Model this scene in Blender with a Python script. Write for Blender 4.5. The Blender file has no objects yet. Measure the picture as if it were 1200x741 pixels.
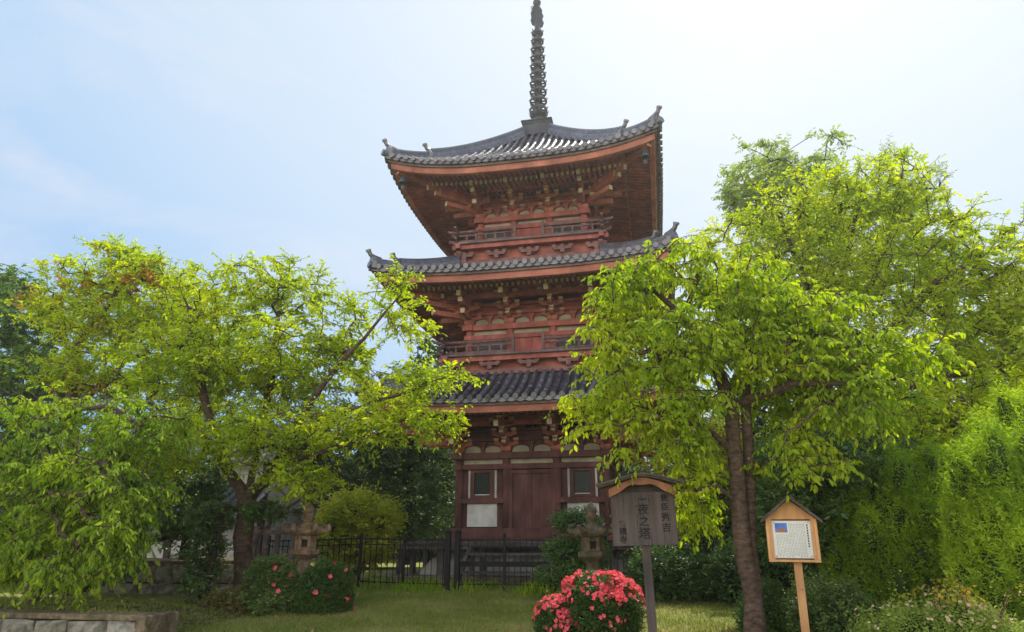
import bpy, math, random
import numpy as np
from mathutils import Vector, Matrix
random.seed(7)
S = bpy.context.scene
COL = S.collection
R = math.radians
PI = math.pi
HAZE = .0012
AZ, EL = 18.0, 57.0           # sun: degrees clockwise from +Y, elevation

# ------------------------------------------------------------------ materials
def newmat(name):
    m = bpy.data.materials.new(name); m.use_nodes = True
    m.node_tree.nodes.clear()
    return m, m.node_tree.nodes, m.node_tree.links

def surf(name, c1, c2, scale=6, rough=.8, bump=.3, bscale=40, stretch=(1,1,1), c3=None, spec=.3, detail=6, r2=None, island=0):
    """noise-mottled surface, object coordinates"""
    m, n, l = newmat(name)
    out = n.new('ShaderNodeOutputMaterial'); p = n.new('ShaderNodeBsdfPrincipled')
    tc = n.new('ShaderNodeTexCoord'); mp = n.new('ShaderNodeMapping'); mp.inputs['Scale'].default_value = stretch
    l.new(tc.outputs['Object'], mp.inputs['Vector'])
    nz = n.new('ShaderNodeTexNoise'); nz.inputs['Scale'].default_value = scale; nz.inputs['Detail'].default_value = detail
    nz.inputs['Roughness'].default_value = .62
    l.new(mp.outputs[0], nz.inputs['Vector'])
    cr = n.new('ShaderNodeValToRGB'); cr.color_ramp.elements[0].position = .32; cr.color_ramp.elements[1].position = .68
    cr.color_ramp.elements[0].color = (*c1, 1); cr.color_ramp.elements[1].color = (*c2, 1)
    if c3:
        e = cr.color_ramp.elements.new(.5); e.color = (*c3, 1)
    l.new(nz.outputs['Fac'], cr.inputs[0])
    # a broad stain layer darkens the whole unevenly
    n2 = n.new('ShaderNodeTexNoise'); n2.inputs['Scale'].default_value = 1.7; n2.inputs['Detail'].default_value = 5
    l.new(tc.outputs['Object'], n2.inputs['Vector'])
    mr = n.new('ShaderNodeMapRange'); mr.inputs[1].default_value = .3; mr.inputs[2].default_value = .7; mr.inputs[3].default_value = .62; mr.inputs[4].default_value = 1.2
    l.new(n2.outputs['Fac'], mr.inputs[0])
    mx = n.new('ShaderNodeMixRGB'); mx.blend_type = 'MULTIPLY'; mx.inputs[0].default_value = 1
    l.new(cr.outputs[0], mx.inputs[1]); l.new(mr.outputs[0], mx.inputs[2])
    if island:
        gi = n.new('ShaderNodeNewGeometry'); mi = n.new('ShaderNodeMapRange'); mi.inputs[3].default_value = 1-island; mi.inputs[4].default_value = 1+island
        l.new(gi.outputs['Random Per Island'], mi.inputs[0]); m2 = n.new('ShaderNodeMixRGB'); m2.blend_type = 'MULTIPLY'; m2.inputs[0].default_value = 1
        l.new(mx.outputs[0], m2.inputs[1]); l.new(mi.outputs[0], m2.inputs[2]); mx = m2
    l.new(mx.outputs[0], p.inputs['Base Color'])
    p.inputs['Roughness'].default_value = rough; p.inputs['Specular IOR Level'].default_value = spec
    n3 = n.new('ShaderNodeTexNoise'); n3.inputs['Scale'].default_value = bscale; n3.inputs['Detail'].default_value = 4
    l.new(mp.outputs[0], n3.inputs['Vector'])
    if r2 is not None:
        rr = n.new('ShaderNodeMapRange'); rr.inputs[1].default_value = .35; rr.inputs[2].default_value = .65
        rr.inputs[3].default_value = rough; rr.inputs[4].default_value = r2
        l.new(nz.outputs['Fac'], rr.inputs[0]); l.new(rr.outputs[0], p.inputs['Roughness'])
    b = n.new('ShaderNodeBump'); b.inputs['Strength'].default_value = bump; b.inputs['Distance'].default_value = .02
    l.new(n3.outputs['Fac'], b.inputs['Height']); l.new(b.outputs[0], p.inputs['Normal'])
    l.new(p.outputs[0], out.inputs[0])
    return m

def leafmat(name, cols, trans=.5, tcol=1.9, rough=.5, clump=1.1, spec=.35, accent=None, acc_pos=.62):
    """leaf: reflects and lets light through; hue differs leaf by leaf and clump by clump"""
    m, n, l = newmat(name)
    out = n.new('ShaderNodeOutputMaterial'); p = n.new('ShaderNodeBsdfPrincipled'); t = n.new('ShaderNodeBsdfTranslucent')
    g = n.new('ShaderNodeNewGeometry'); tc = n.new('ShaderNodeTexCoord')
    nz = n.new('ShaderNodeTexNoise'); nz.inputs['Scale'].default_value = clump; nz.inputs['Detail'].default_value = 2
    l.new(tc.outputs['Object'], nz.inputs['Vector'])
    a = n.new('ShaderNodeMath'); a.operation = 'MULTIPLY_ADD'; a.inputs[1].default_value = .45
    l.new(g.outputs['Random Per Island'], a.inputs[0])
    b = n.new('ShaderNodeMapRange'); b.inputs[1].default_value = .3; b.inputs[2].default_value = .7; b.inputs[3].default_value = 0; b.inputs[4].default_value = .55
    l.new(nz.outputs['Fac'], b.inputs[0]); l.new(b.outputs[0], a.inputs[2])
    cr = n.new('ShaderNodeValToRGB'); els = cr.color_ramp.elements
    els[0].position = 0; els[0].color = (*cols[0], 1); els[1].position = 1; els[1].color = (*cols[-1], 1)
    for i, c in enumerate(cols[1:-1]):
        e = els.new((i + 1) / (len(cols) - 1)); e.color = (*c, 1)
    l.new(a.outputs[0], cr.inputs[0])
    col = cr.outputs[0]
    if accent:
        n4 = n.new('ShaderNodeTexNoise'); n4.inputs['Scale'].default_value = .9; n4.inputs['Detail'].default_value = 3
        l.new(tc.outputs['Object'], n4.inputs['Vector'])
        m4 = n.new('ShaderNodeMapRange'); m4.inputs[1].default_value = acc_pos; m4.inputs[2].default_value = acc_pos + .06
        l.new(n4.outputs['Fac'], m4.inputs[0])
        x = n.new('ShaderNodeMixRGB'); x.inputs[2].default_value = (*accent, 1)
        l.new(m4.outputs[0], x.inputs[0]); l.new(col, x.inputs[1]); col = x.outputs[0]
    hs = n.new('ShaderNodeHueSaturation'); hs.inputs['Value'].default_value = tcol; hs.inputs['Saturation'].default_value = 1.05
    l.new(col, hs.inputs['Color'])
    l.new(col, p.inputs['Base Color']); l.new(hs.outputs[0], t.inputs['Color'])
    p.inputs['Roughness'].default_value = rough; p.inputs['Specular IOR Level'].default_value = spec
    mx = n.new('ShaderNodeMixShader'); mx.inputs[0].default_value = trans
    l.new(p.outputs[0], mx.inputs[1]); l.new(t.outputs[0], mx.inputs[2]); l.new(mx.outputs[0], out.inputs[0])
    return m

M = {}
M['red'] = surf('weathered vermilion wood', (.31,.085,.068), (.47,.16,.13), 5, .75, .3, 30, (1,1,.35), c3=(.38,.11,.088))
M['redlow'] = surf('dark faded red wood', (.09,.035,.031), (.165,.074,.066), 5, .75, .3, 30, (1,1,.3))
M['fascia'] = surf('orange red eave board', (.37,.115,.08), (.50,.20,.145), 4, .7, .25, 30, (1,1,1))
M['soffit'] = surf('red soffit board', (.40,.125,.10), (.54,.20,.155), 5, .8, .2, 20)
M['pale'] = surf('pale painted timber end', (.4,.32,.2), (.58,.5,.36), 12, .8, .2)
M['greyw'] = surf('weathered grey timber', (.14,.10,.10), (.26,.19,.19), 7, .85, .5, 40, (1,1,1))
M['plaster'] = surf('aged white plaster', (.46,.46,.44), (.66,.66,.64), 3, .9, .2, 12)
M['plasterold'] = surf('yellowed plaster', (.32,.28,.2), (.46,.41,.31), 4, .9, .2, 12)
M['tile'] = surf('smoked grey roof tile', (.05,.047,.062), (.135,.13,.16), 9, .27, .25, 25, spec=1.0, r2=.38, island=.5)
M['tiled'] = surf('dark roof tile bed', (.05,.05,.06), (.1,.1,.12), 9, .6, .4, 25, spec=.3)
M['bronze'] = surf('dark patinated bronze', (.035,.038,.05), (.075,.08,.1), 8, .5, .3, 30, spec=.4)
M['railw'] = surf('dark reddish grey rail timber', (.10,.055,.055), (.22,.13,.13), 7, .85, .5, 40)
M['greyd'] = surf('shaded old grey timber', (.07,.058,.06), (.15,.12,.125), 7, .85, .5, 40)  # darker copy of the grey timber; shade put into its colour
M['glass'] = surf('dark green window lattice', (.012,.02,.018), (.03,.045,.04), 8, .4, .1, 30)
M['darkw'] = surf('dark timber', (.03,.024,.024), (.07,.052,.05), 7, .8, .4, 30)  # also serves as painted shade inside the lantern fire boxes
M['iron'] = surf('black painted iron', (.006,.006,.007), (.015,.015,.017), 10, .6, .1, 40, spec=.25)
M['stone'] = surf('lichen mottled granite', (.13,.11,.09), (.33,.28,.22), 14, .9, .9, 60, c3=(.22,.18,.14))
M['stonewarm'] = surf('warm brown lantern stone', (.16,.10,.065), (.42,.29,.19), 10, .9, .9, 55, c3=(.28,.19,.125))
M['stonedark'] = surf('shade darkened mossy lantern stone', (.07,.05,.038), (.24,.13,.07), 9, .9, .9, 50, c3=(.11,.10,.065))  # right lantern stands in shade; that shade is put into this colour
M['coping'] = surf('mossy brown coping stone', (.07,.065,.03), (.30,.22,.15), 9, .95, 1, 30, c3=(.17,.13,.08))
M['wallstone'] = surf('rough grey wall stone', (.11,.10,.075), (.42,.38,.32), 7, .95, 1, 30, c3=(.26,.24,.19))
M['bark'] = surf('cherry bark', (.045,.03,.024), (.19,.125,.095), 11, .9, 1, 45, (1,1,2.2))
M['barkd'] = surf('dark bark', (.03,.022,.018), (.09,.065,.05), 9, .9, 1, 45, (1,1,.5))
M['signwood'] = surf('weathered grey brown sign board', (.06,.048,.046), (.13,.10,.095), 10, .85, .5, 50, (1,1,.08))
M['ink'] = surf('black brush ink', (.008,.008,.01), (.02,.02,.022), 10, .8, .1, 40)
M['newwood'] = surf('orange cedar board', (.50,.24,.10), (.70,.40,.19), 8, .7, .3, 50, (1,1,.12))
M['edgewood'] = surf('orange edged barge board', (.17,.07,.04), (.32,.14,.07), 8, .7, .3, 50)
M['paper'] = surf('white notice sheet', (.62,.62,.60), (.74,.74,.72), 4, .6, .02, 12)
M['blue'] = surf('printed blue sky', (.05,.13,.5), (.12,.25,.7), 10, .5, .02, 40)
M['brownprint'] = surf('printed brown pagoda', (.25,.1,.06), (.4,.22,.12), 60, .5, .02, 40)
M['textgrey'] = surf('printed grey text', (.30,.30,.31), (.38,.38,.39), 10, .6, .02, 40)
M['flower'] = leafmat('azalea petals', [(.80,.05,.10),(.96,.15,.20),(1.0,.36,.36)], .4, 1.05, .6)
M['flowerpale'] = leafmat('pale blossom', [(.6,.35,.2),(.75,.6,.4),(.6,.22,.18)], .35, 1.0, .6)

# ------------------------------------------------------------------ mesh helpers
def tag(o, label=None, cat=None, group=None, kind=None):
    if label: o['label'] = label
    if cat: o['category'] = cat
    if group: o['group'] = group
    if kind: o['kind'] = kind
    return o
def empty(name, loc=(0,0,0), rz=0, **k):
    o = bpy.data.objects.new(name, None); COL.objects.link(o)
    o.location = loc; o.rotation_euler.z = rz; o.empty_display_size = .2
    return tag(o, **k)

class MB:
    def __init__(s): s.v = []; s.f = []; s.m = []
    def add(s, vs, fs, mi=0):
        b = len(s.v); s.v += [tuple(v) for v in vs]
        for i, f in enumerate(fs):
            s.f.append([b + k for k in f]); s.m.append(mi[i] if isinstance(mi, list) else mi)
        return s
    def box(s, c, d, mi=0, rot=None, taper=1, shear=None, endmi=None):
        x, y, z = d[0]/2, d[1]/2, d[2]/2
        vs = []
        for zz in (-z, z):
            k = taper if zz < 0 else 1
            for (a, b) in ((-x,-y),(x,-y),(x,y),(-x,y)): vs.append(Vector((a*k, b*k, zz)))
        if rot: vs = [rot @ v for v in vs]
        vs = [v + Vector(c) for v in vs]
        ms = [mi]*6
        if endmi is not None: ms = [mi, mi, endmi, mi, endmi, mi]
        return s.add(vs, [(3,2,1,0),(4,5,6,7),(0,1,5,4),(1,2,6,5),(2,3,7,6),(3,0,4,7)], ms)
    def beam(s, p0, p1, w, h, mi=0, endmi=None, w1=None, h1=None):
        """square beam from p0 to p1; h vertical, w sideways"""
        p0 = Vector(p0); p1 = Vector(p1); d = (p1-p0).normalized()
        up = Vector((0,0,1)) if abs(d.z) < .95 else Vector((0,1,0))
        sd = d.cross(up).normalized(); up = sd.cross(d)
        w1 = w if w1 is None else w1; h1 = h if h1 is None else h1
        vs = [p + sd*a*ww/2 + up*b*hh/2 for p, ww, hh in ((p0,w,h),(p1,w1,h1)) for a, b in ((-1,-1),(1,-1),(1,1),(-1,1))]
        e = mi if endmi is None else endmi
        return s.add(vs, [(0,1,2,3),(7,6,5,4),(0,4,5,1),(1,5,6,2),(2,6,7,3),(3,7,4,0)], [e,e,mi,mi,mi,mi])
    def tube(s, pts, rad, n=8, mi=0, cap=True, half=None, squash=1):
        pts = [Vector(p) for p in pts]; b = []; vs = []
        rad = rad if isinstance(rad, (list, tuple)) else [rad]*len(pts)
        ref = None
        for i, p in enumerate(pts):
            d = (pts[min(i+1, len(pts)-1)] - pts[max(i-1, 0)])
            d = d.normalized() if d.length > 1e-9 else Vector((0,0,1))
            if ref is None: ref = Vector((0,0,1)) if abs(d.z) < .9 else Vector((1,0,0))
            sd = d.cross(ref)
            sd = sd.normalized() if sd.length > 1e-6 else Vector((1,0,0))
            up = sd.cross(d); 
            if abs(d.z) >= .9 or True: ref = up if abs(ref.dot(d)) > .97 else ref
            for k in range(n):
                a = 2*PI*k/n
                vs.append(p + sd*math.cos(a)*rad[i] + up*math.sin(a)*rad[i]*squash)
        fs = [(i*n+k, i*n+(k+1)%n, (i+1)*n+(k+1)%n, (i+1)*n+k) for i in range(len(pts)-1) for k in range(n)]
        if cap: fs += [tuple(range(n-1,-1,-1)), tuple(range((len(pts)-1)*n, len(pts)*n))]
        return s.add(vs, fs, mi)
    def lathe(s, prof, n=16, c=(0,0,0), mi=0, rot0=0):
        vs = []; c = Vector(c)
        for r, z in prof:
            for k in range(n):
                a = 2*PI*k/n + rot0
                vs.append(c + Vector((r*math.cos(a), r*math.sin(a), z)))
        L = len(prof)
        fs = [(i*n+k, i*n+(k+1)%n, (i+1)*n+(k+1)%n, (i+1)*n+k) for i in range(L-1) for k in range(n)]
        if prof[0][0] > 1e-4: fs.append(tuple(range(n-1,-1,-1)))
        if prof[-1][0] > 1e-4: fs.append(tuple(range((L-1)*n, L*n)))
        return s.add(vs, fs, mi)
    def build(s, name, mats, parent=None, smooth=False, bevel=0, loc=None):
        me = bpy.data.meshes.new(name); me.from_pydata(s.v, [], s.f)
        mats = mats if isinstance(mats, (list, tuple)) else [mats]
        for m in mats: me.materials.append(m)
        if len(mats) > 1: me.polygons.foreach_set('material_index', s.m)
        if smooth: me.polygons.foreach_set('use_smooth', [True]*len(s.f))
        me.update()
        o = bpy.data.objects.new(name, me); COL.objects.link(o)
        if parent: o.parent = parent
        if loc: o.location = loc
        if bevel:
            b = o.modifiers.new('Bevel', 'BEVEL'); b.width = bevel; b.segments = 2; b.limit_method = 'ANGLE'
        return o

def np_mesh(name, V, F4, mats, parent=None, mi=None):
    """V (n,3), F4 (m,4) quads"""
    me = bpy.data.meshes.new(name)
    me.vertices.add(len(V)); me.vertices.foreach_set('co', V.astype(np.float32).ravel())
    me.loops.add(F4.size); me.loops.foreach_set('vertex_index', F4.astype(np.int32).ravel())
    me.polygons.add(len(F4)); me.polygons.foreach_set('loop_start', np.arange(0, F4.size, 4, dtype=np.int32))
    mats = mats if isinstance(mats, (list, tuple)) else [mats]
    for m in mats: me.materials.append(m)
    if mi is not None: me.polygons.foreach_set('material_index', mi.astype(np.int32))
    me.update(calc_edges=True)
    o = bpy.data.objects.new(name, me); COL.objects.link(o)
    if parent: o.parent = parent
    return o

def nrm(a): return a / (np.linalg.norm(a, axis=-1, keepdims=True) + 1e-9)

def leaf_verts(P, A, N, size, wr=.45, fold=.25):
    """P base, A axis, N normal; six-point folded leaf"""
    A = nrm(A); Sd = nrm(np.cross(A, N)); N = np.cross(Sd, A)
    s = size[:, None]; w = s*wr/2
    b = P; t = P + A*s - N*s*.12
    r1 = P + A*s*.3 + Sd*w + N*w*fold; r2 = P + A*s*.68 + Sd*w*.8 + N*w*fold
    l1 = P + A*s*.3 - Sd*w + N*w*fold; l2 = P + A*s*.68 - Sd*w*.8 + N*w*fold
    V = np.stack([b, r1, r2, t, l2, l1], 1).reshape(-1, 3)
    n = len(P); base = (np.arange(n)*6)[:, None]
    F = np.concatenate([base + np.array([[0,1,2,3]]), base + np.array([[0,3,4,5]])], 1).reshape(-1, 4)
    return V, F

def twig_leaves(rng, P, D, L, m, size, droop=.5, sag=.3, wr=.45, side=.9, flat=.5):
    """m leaves along every twig, alternating sides; returns V,F"""
    n = len(P); D = nrm(D)
    t = (np.arange(m)[None, :] + rng.uniform(.1, .9, (n, m))) / m
    sgn = np.where(np.arange(m) % 2 == 0, 1., -1.)[None, :, None]
    up = np.array([0,0,1.])
    H = np.cross(D, up + rng.normal(0, .25, (n, 3))); H = nrm(H)
    q = P[:, None, :] + D[:, None, :]*(L[:, None]*t)[..., None]
    q[..., 2] -= (L[:, None]*sag*t**2)
    Dt = D[:, None, :] - up*(2*sag*t)[..., None]
    A = Dt*.55 + H[:, None, :]*sgn*side + rng.normal(0, .35, (n, m, 3)) - up*(droop*rng.uniform(.4, 1.4, (n, m)))[..., None]
    N = up*flat + rng.normal(0, .5, (n, m, 3)) + D[:, None, :]*.2
    sz = size*rng.uniform(.42, 1.3, (n, m))
    return leaf_verts(q.reshape(-1, 3), A.reshape(-1, 3), N.reshape(-1, 3), sz.ravel(), wr)

def lobe_points(rng, lobes, n, shell=.45):
    w = np.array([l[1][0]*l[1][1]*l[1][2] for l in lobes])**.72; w /= w.sum()
    idx = rng.choice(len(lobes), n, p=w)
    d = nrm(rng.normal(0, 1, (n, 3))); r = rng.uniform(0, 1, n)**shell
    c = np.array([l[0] for l in lobes])[idx]; s = np.array([l[1] for l in lobes])[idx]
    return c + d*s*r[:, None], d, idx

def grow(rng, stems, lobes, n_attr, tip=.006, shell=.45, power=.43, rootr=None):
    """stems: list of polylines [(x,y,z),...] joined to each other; twigs are attached to the nearest branch"""
    nodes = []; par = []
    def addpath(pts, start=None):
        last = start
        for i, p in enumerate(pts):
            p = np.array(p, float)
            if last is None: nodes.append(p); par.append(-1); last = len(nodes)-1; continue
            a = nodes[last]; k = max(1, int(np.linalg.norm(p-a)/.28))
            for j in range(1, k+1):
                q = a + (p-a)*j/k + (rng.normal(0, .02, 3) if j < k else 0)
                nodes.append(q); par.append(last); last = len(nodes)-1
        return last
    for i, st in enumerate(stems):
        if i == 0: addpath(st)
        else:
            d = np.linalg.norm(np.array(nodes) - np.array(st[0]), axis=1); j = int(d.argmin())
            addpath(st[1:], j)
    A, D, _ = lobe_points(rng, lobes, n_attr, shell)
    arr = np.array(nodes); d0 = np.min(np.linalg.norm(A[:, None] - arr[None], axis=2), 1)
    A = A[np.argsort(d0)]
    tips = []; tdir = []
    buf = np.zeros((len(nodes) + n_attr*14, 3)); buf[:len(nodes)] = arr; cnt = len(nodes)
    for a in A:
        d = np.linalg.norm(buf[:cnt] - a, axis=1)
        # prefer branches that lie below the twig
        d = d + .35*np.clip(buf[:cnt, 2] - a[2], 0, None)
        j = int(d.argmin()); b = buf[j].copy(); dist = np.linalg.norm(a-b)
        if dist < .05: continue
        k = max(1, min(8, int(dist/.2))); bow = rng.normal(0, .08, 3)*dist + np.array([0,0,.10*dist])
        last = j
        for q in range(1, k+1):
            t = q/k; p = b + (a-b)*t + bow*math.sin(PI*t)
            buf[cnt] = p; nodes.append(p); par.append(last); last = cnt; cnt += 1
        tips.append(a); e = buf[cnt-1] - buf[par[cnt-1]]; tdir.append(e/(np.linalg.norm(e)+1e-9))
    N = len(nodes); w = np.ones(N)
    for i in range(N-1, 0, -1):
        if par[i] >= 0: w[par[i]] += w[i] if True else 0
    child = np.zeros(N)
    leafn = np.zeros(N)
    haskid = np.zeros(N, bool)
    for i in range(N):
        if par[i] >= 0: haskid[par[i]] = True
    leafn[~haskid] = 1
    for i in range(N-1, 0, -1):
        if par[i] >= 0: leafn[par[i]] += leafn[i]
    r = tip*np.maximum(leafn, 1)**power
    if rootr:
        r = r*(1 + (rootr/r[0]-1)*np.clip((r/r[0]), 0, 1)**.6)
    return np.array(nodes), np.array(par), r, np.array(tips), np.array(tdir)

def rr_big(r): return float(np.max(r)) > .02
def branch_mesh(name, nodes, par, r, mat, parent, cut=.003, flare=None):
    e = [(i, p) for i, p in enumerate(par) if p >= 0 and r[i] > cut]
    I = np.array([a for a, b in e]); J = np.array([b for a, b in e])
    A = nodes[J]; B = nodes[I]; D = nrm(B-A); B = B + D*(r[I][:, None]*.3)
    ref = np.where(np.abs(D[:, 2:3]) < .9, np.array([[0,0,1.]]), np.array([[1.,0,0]]))
    Sd = nrm(np.cross(D, ref)); Up = np.cross(Sd, D)
    n = 10 if rr_big(r) else 5; ang = np.arange(n)*2*PI/n
    ring = Sd[:, None]*np.cos(ang)[None, :, None] + Up[:, None]*np.sin(ang)[None, :, None]
    ra = np.minimum(r[J], r[I]*1.35)
    V = np.concatenate([A[:, None] + ring*ra[:, None, None], B[:, None] + ring*r[I][:, None, None]], 1).reshape(-1, 3)
    ax = np.repeat(np.stack([A, B], 1).reshape(-1, 3), n, 0); off = V - ax
    f = V*np.array([9., 9., 4.5]); wob = np.sin(f[:,0]+1.3*np.sin(f[:,2]))*np.sin(f[:,1]+f[:,2]*.7) + .5*np.sin(f[:,0]*2.7+f[:,2]*2.1)*np.sin(f[:,1]*2.3)
    V = ax + off*(1 + .16*wob)[:, None]
    base = (np.arange(len(e))*2*n)[:, None]
    k = np.arange(n); k2 = (k+1) % n
    F = np.stack([k, k2, k2+n, k+n], 1)
    F = (base[:, :, None] + F[None]).reshape(-1, 4)
    o = np_mesh(name, V, F, mat, parent)
    o.data.polygons.foreach_set('use_smooth', [True]*len(F))
    return o

def tree(name, label, stems, lobes, n_attr, leafm, bark, seed, twigs=4, tl=.38, m=12, size=.085, droop=.5, sag=.3,
         shell=.45, rootr=.15, wr=.45, group=None, cat='tree', side=.9, tip=.005, up=0.):
    rng = np.random.default_rng(seed)
    base = np.array(stems[0][0], float)
    root = empty(name, tuple(base)); tag(root, label, cat, group)
    stems = [[tuple(np.array(p)-base) for p in s] for s in stems]
    lobes = [(tuple(np.array(c)-base), s) for c, s in lobes]
    nodes, par, r, tips, td = grow(rng, stems, lobes, n_attr, tip=tip, shell=shell, rootr=rootr)
    branch_mesh('trunk', nodes, par, r, bark, root)
    ntw = twigs
    P = np.repeat(tips, ntw, 0) - np.repeat(td, ntw, 0)*rng.uniform(0, .25, (len(tips)*ntw, 1))
    D = np.repeat(td, ntw, 0)*.7 + rng.normal(0, .6, P.shape)*np.array([1,1,.45]) + np.array([0,0,up])
    L = tl*rng.uniform(.55, 1.3, len(P))
    V, F = twig_leaves(rng, P, D, L, m, size, droop, sag, wr, side)
    np_mesh('crown', V, F, leafm, root)
    # the bare twigs that carry the leaves
    k = 4; t = np.linspace(0, 1, k)
    D = nrm(D); rng2 = rng
    Q = P[:, None] + D[:, None]*(L[:, None]*t)[..., None]; Q[..., 2] -= L[:, None]*sag*t**2
    nn = Q.reshape(-1, 3); pr = np.arange(len(nn)) - 1; pr[::k] = -1
    branch_mesh('twigs', nn, pr, np.tile(np.array([.0045,.0035,.0028,.002]), len(Q)), bark, root, cut=0)
    return root

def lump_surface(rng, lobes, n, lump=.18, freq=3.0, top=True, depth=.25):
    """points with outward normals on the outer hull of several ellipsoids"""
    P, Nn = [], []
    C = np.array([l[0] for l in lobes]); Sz = np.array([l[1] for l in lobes])
    need = n
    ph = rng.uniform(0, 6.28, (6,)); 
    while need > 0:
        k = need*3 + 100
        w = (Sz.prod(1))**.67; w /= w.sum(); idx = rng.choice(len(lobes), k, p=w)
        d = nrm(rng.normal(0, 1, (k, 3)))
        f = np.sin(d[:, 0]*freq*2+ph[0]+idx)*np.sin(d[:, 1]*freq*2+ph[1])*np.sin(d[:, 2]*freq*2.3+ph[2]+idx)
        rr = 1 + lump*f - depth*rng.uniform(0, 1, k)**2
        p = C[idx] + d*Sz[idx]*rr[:, None]
        # drop those deep inside another lobe
        q = ((p[:, None] - C[None])/Sz[None]); ins = (np.linalg.norm(q, axis=2) < .72).any(1)
        p, d2 = p[~ins], nrm(d[~ins]/Sz[idx][~ins])
        P.append(p[:need]); Nn.append(d2[:need]); need -= min(need, len(p))
    return np.concatenate(P), np.concatenate(Nn)

def core(name, lobes, mat, parent, k=.72, seed=1):  # opaque dark filler, standing in for the shade among the inner leaves
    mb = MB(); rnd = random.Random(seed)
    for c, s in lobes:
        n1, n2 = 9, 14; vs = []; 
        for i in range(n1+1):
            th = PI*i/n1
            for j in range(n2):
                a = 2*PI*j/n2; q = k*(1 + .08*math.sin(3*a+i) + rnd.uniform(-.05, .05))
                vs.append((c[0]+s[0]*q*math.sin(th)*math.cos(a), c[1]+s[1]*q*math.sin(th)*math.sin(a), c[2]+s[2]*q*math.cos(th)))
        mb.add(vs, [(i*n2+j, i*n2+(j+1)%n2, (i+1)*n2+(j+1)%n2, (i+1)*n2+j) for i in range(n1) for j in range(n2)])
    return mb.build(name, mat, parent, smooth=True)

def shrub(name, label, lobes, n_tw, leafm, seed, tl=.12, m=8, size=.035, wr=.5, up=.5, lump=.18, freq=3, group=None, cat='shrub',
          corem=None, flowers=0, flowerm=None, fsize=.045, ftop=.2, droop=.1, depth=.25, sag=0., stems=True, corek=.72, flat=.5, side=.9):
    rng = np.random.default_rng(seed)
    cx = sum(l[0][0] for l in lobes)/len(lobes); cy = sum(l[0][1] for l in lobes)/len(lobes)
    zb = min(l[0][2]-l[1][2] for l in lobes)
    b = np.array((cx, cy, zb))
    root = empty(name, (cx, cy, zb)); tag(root, label, cat, group)
    lobes = [(tuple(np.array(c)-b), s) for c, s in lobes]
    P, N = lump_surface(rng, lobes, n_tw, lump, freq, depth=depth)
    D = N*.8 + np.array([0,0,up]) + rng.normal(0, .35, P.shape)
    L = tl*rng.uniform(.5, 1.5, len(P))
    V, F = twig_leaves(rng, P - nrm(D)*(L*.6)[:, None], D, L, m, size, droop, sag, wr, side, flat)
    k = max(30, n_tw//60); sel = rng.choice(len(P), k); D2 = D[sel]+np.array([0,0,.5]); L2 = tl*rng.uniform(1.6, 3.0, k)
    V2, F2 = twig_leaves(rng, P[sel]-nrm(D2)*(tl*.4), D2, L2, m+3, size, droop, sag, wr, side, flat)
    V, F = np.concatenate([V, V2]), np.concatenate([F, F2+len(V)])
    np_mesh('foliage', V, F, leafm, root)
    core('shade_core', lobes, corem or M['corem'], root, corek, seed)
    if stems:
        mb = MB(); r = random.Random(seed)
        for k in range(7):
            c, s = r.choice(lobes)
            mb.tube([(r.uniform(-.1,.1), r.uniform(-.1,.1), -.15), (c[0]*.5+r.uniform(-.3,.3)*s[0], c[1]*.5+r.uniform(-.3,.3)*s[1], c[2]*.5), (c[0]+r.uniform(-.5,.5)*s[0], c[1]+r.uniform(-.5,.5)*s[1], c[2])], [.03,.02,.01], 6)
        mb.build('stem', M['barkd'], root, smooth=True)
    if flowers:
        P, N = lump_surface(rng, lobes, flowers*6, lump, freq, depth=.02)
        # flowers crowd where the bush faces up to the light
        noise = np.sin(P[:,0]*9)+np.sin(P[:,1]*8+1)+np.sin(P[:,2]*10+2)
        pr = np.clip((N[:, 2]-ftop)*2.0, .05, 1)*np.clip(.75+.5*noise, .06, 1)
        keep = rng.uniform(0, 1, len(P)) < pr; P, N = P[keep][:flowers], N[keep][:flowers]
        P = P + N*.03; n = len(P); vs = []; 
        up_ = nrm(N + rng.normal(0, .45, N.shape)); ref = np.cross(up_, rng.normal(0, 1, N.shape)); ref = nrm(ref); r2 = np.cross(up_, ref)
        Vs = []; Fs = []; o = 0
        for k in range(5):
            a = k*2*PI/5; ax = ref*math.cos(a) + r2*math.sin(a)
            V, F = leaf_verts(P, ax + up_*.45, up_, fsize*rng.uniform(.4, .62, n), .85, -.2)
            Vs.append(V); Fs.append(F + o); o += len(V)
        np_mesh('blossoms', np.concatenate(Vs), np.concatenate(Fs), flowerm or M['flower'], root)
    return root

# ------------------------------------------------------------------ ground
def gz(x, y):
    y0 = max(-30, min(y, 40))
    z = .055*y0 if y0 < 15 else .825 + (.9-.825)*min(1, (y0-15)/3)
    return z + .02*math.sin(x*.7+y*.4) + .015*math.sin(x*1.9-y*1.3)

def grid(name, x0, x1, y0, y1, nx, ny, zf, mat, parent=None):
    xs = [x0+(x1-x0)*i/nx for i in range(nx+1)]; ys = [y0+(y1-y0)*j/ny for j in range(ny+1)]
    mb = MB(); mb.add([(x, y, zf(x, y)) for y in ys for x in xs], [(j*(nx+1)+i, j*(nx+1)+i+1, (j+1)*(nx+1)+i+1, (j+1)*(nx+1)+i) for j in range(ny) for i in range(nx)])
    return mb.build(name, mat, parent, smooth=True)

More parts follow.
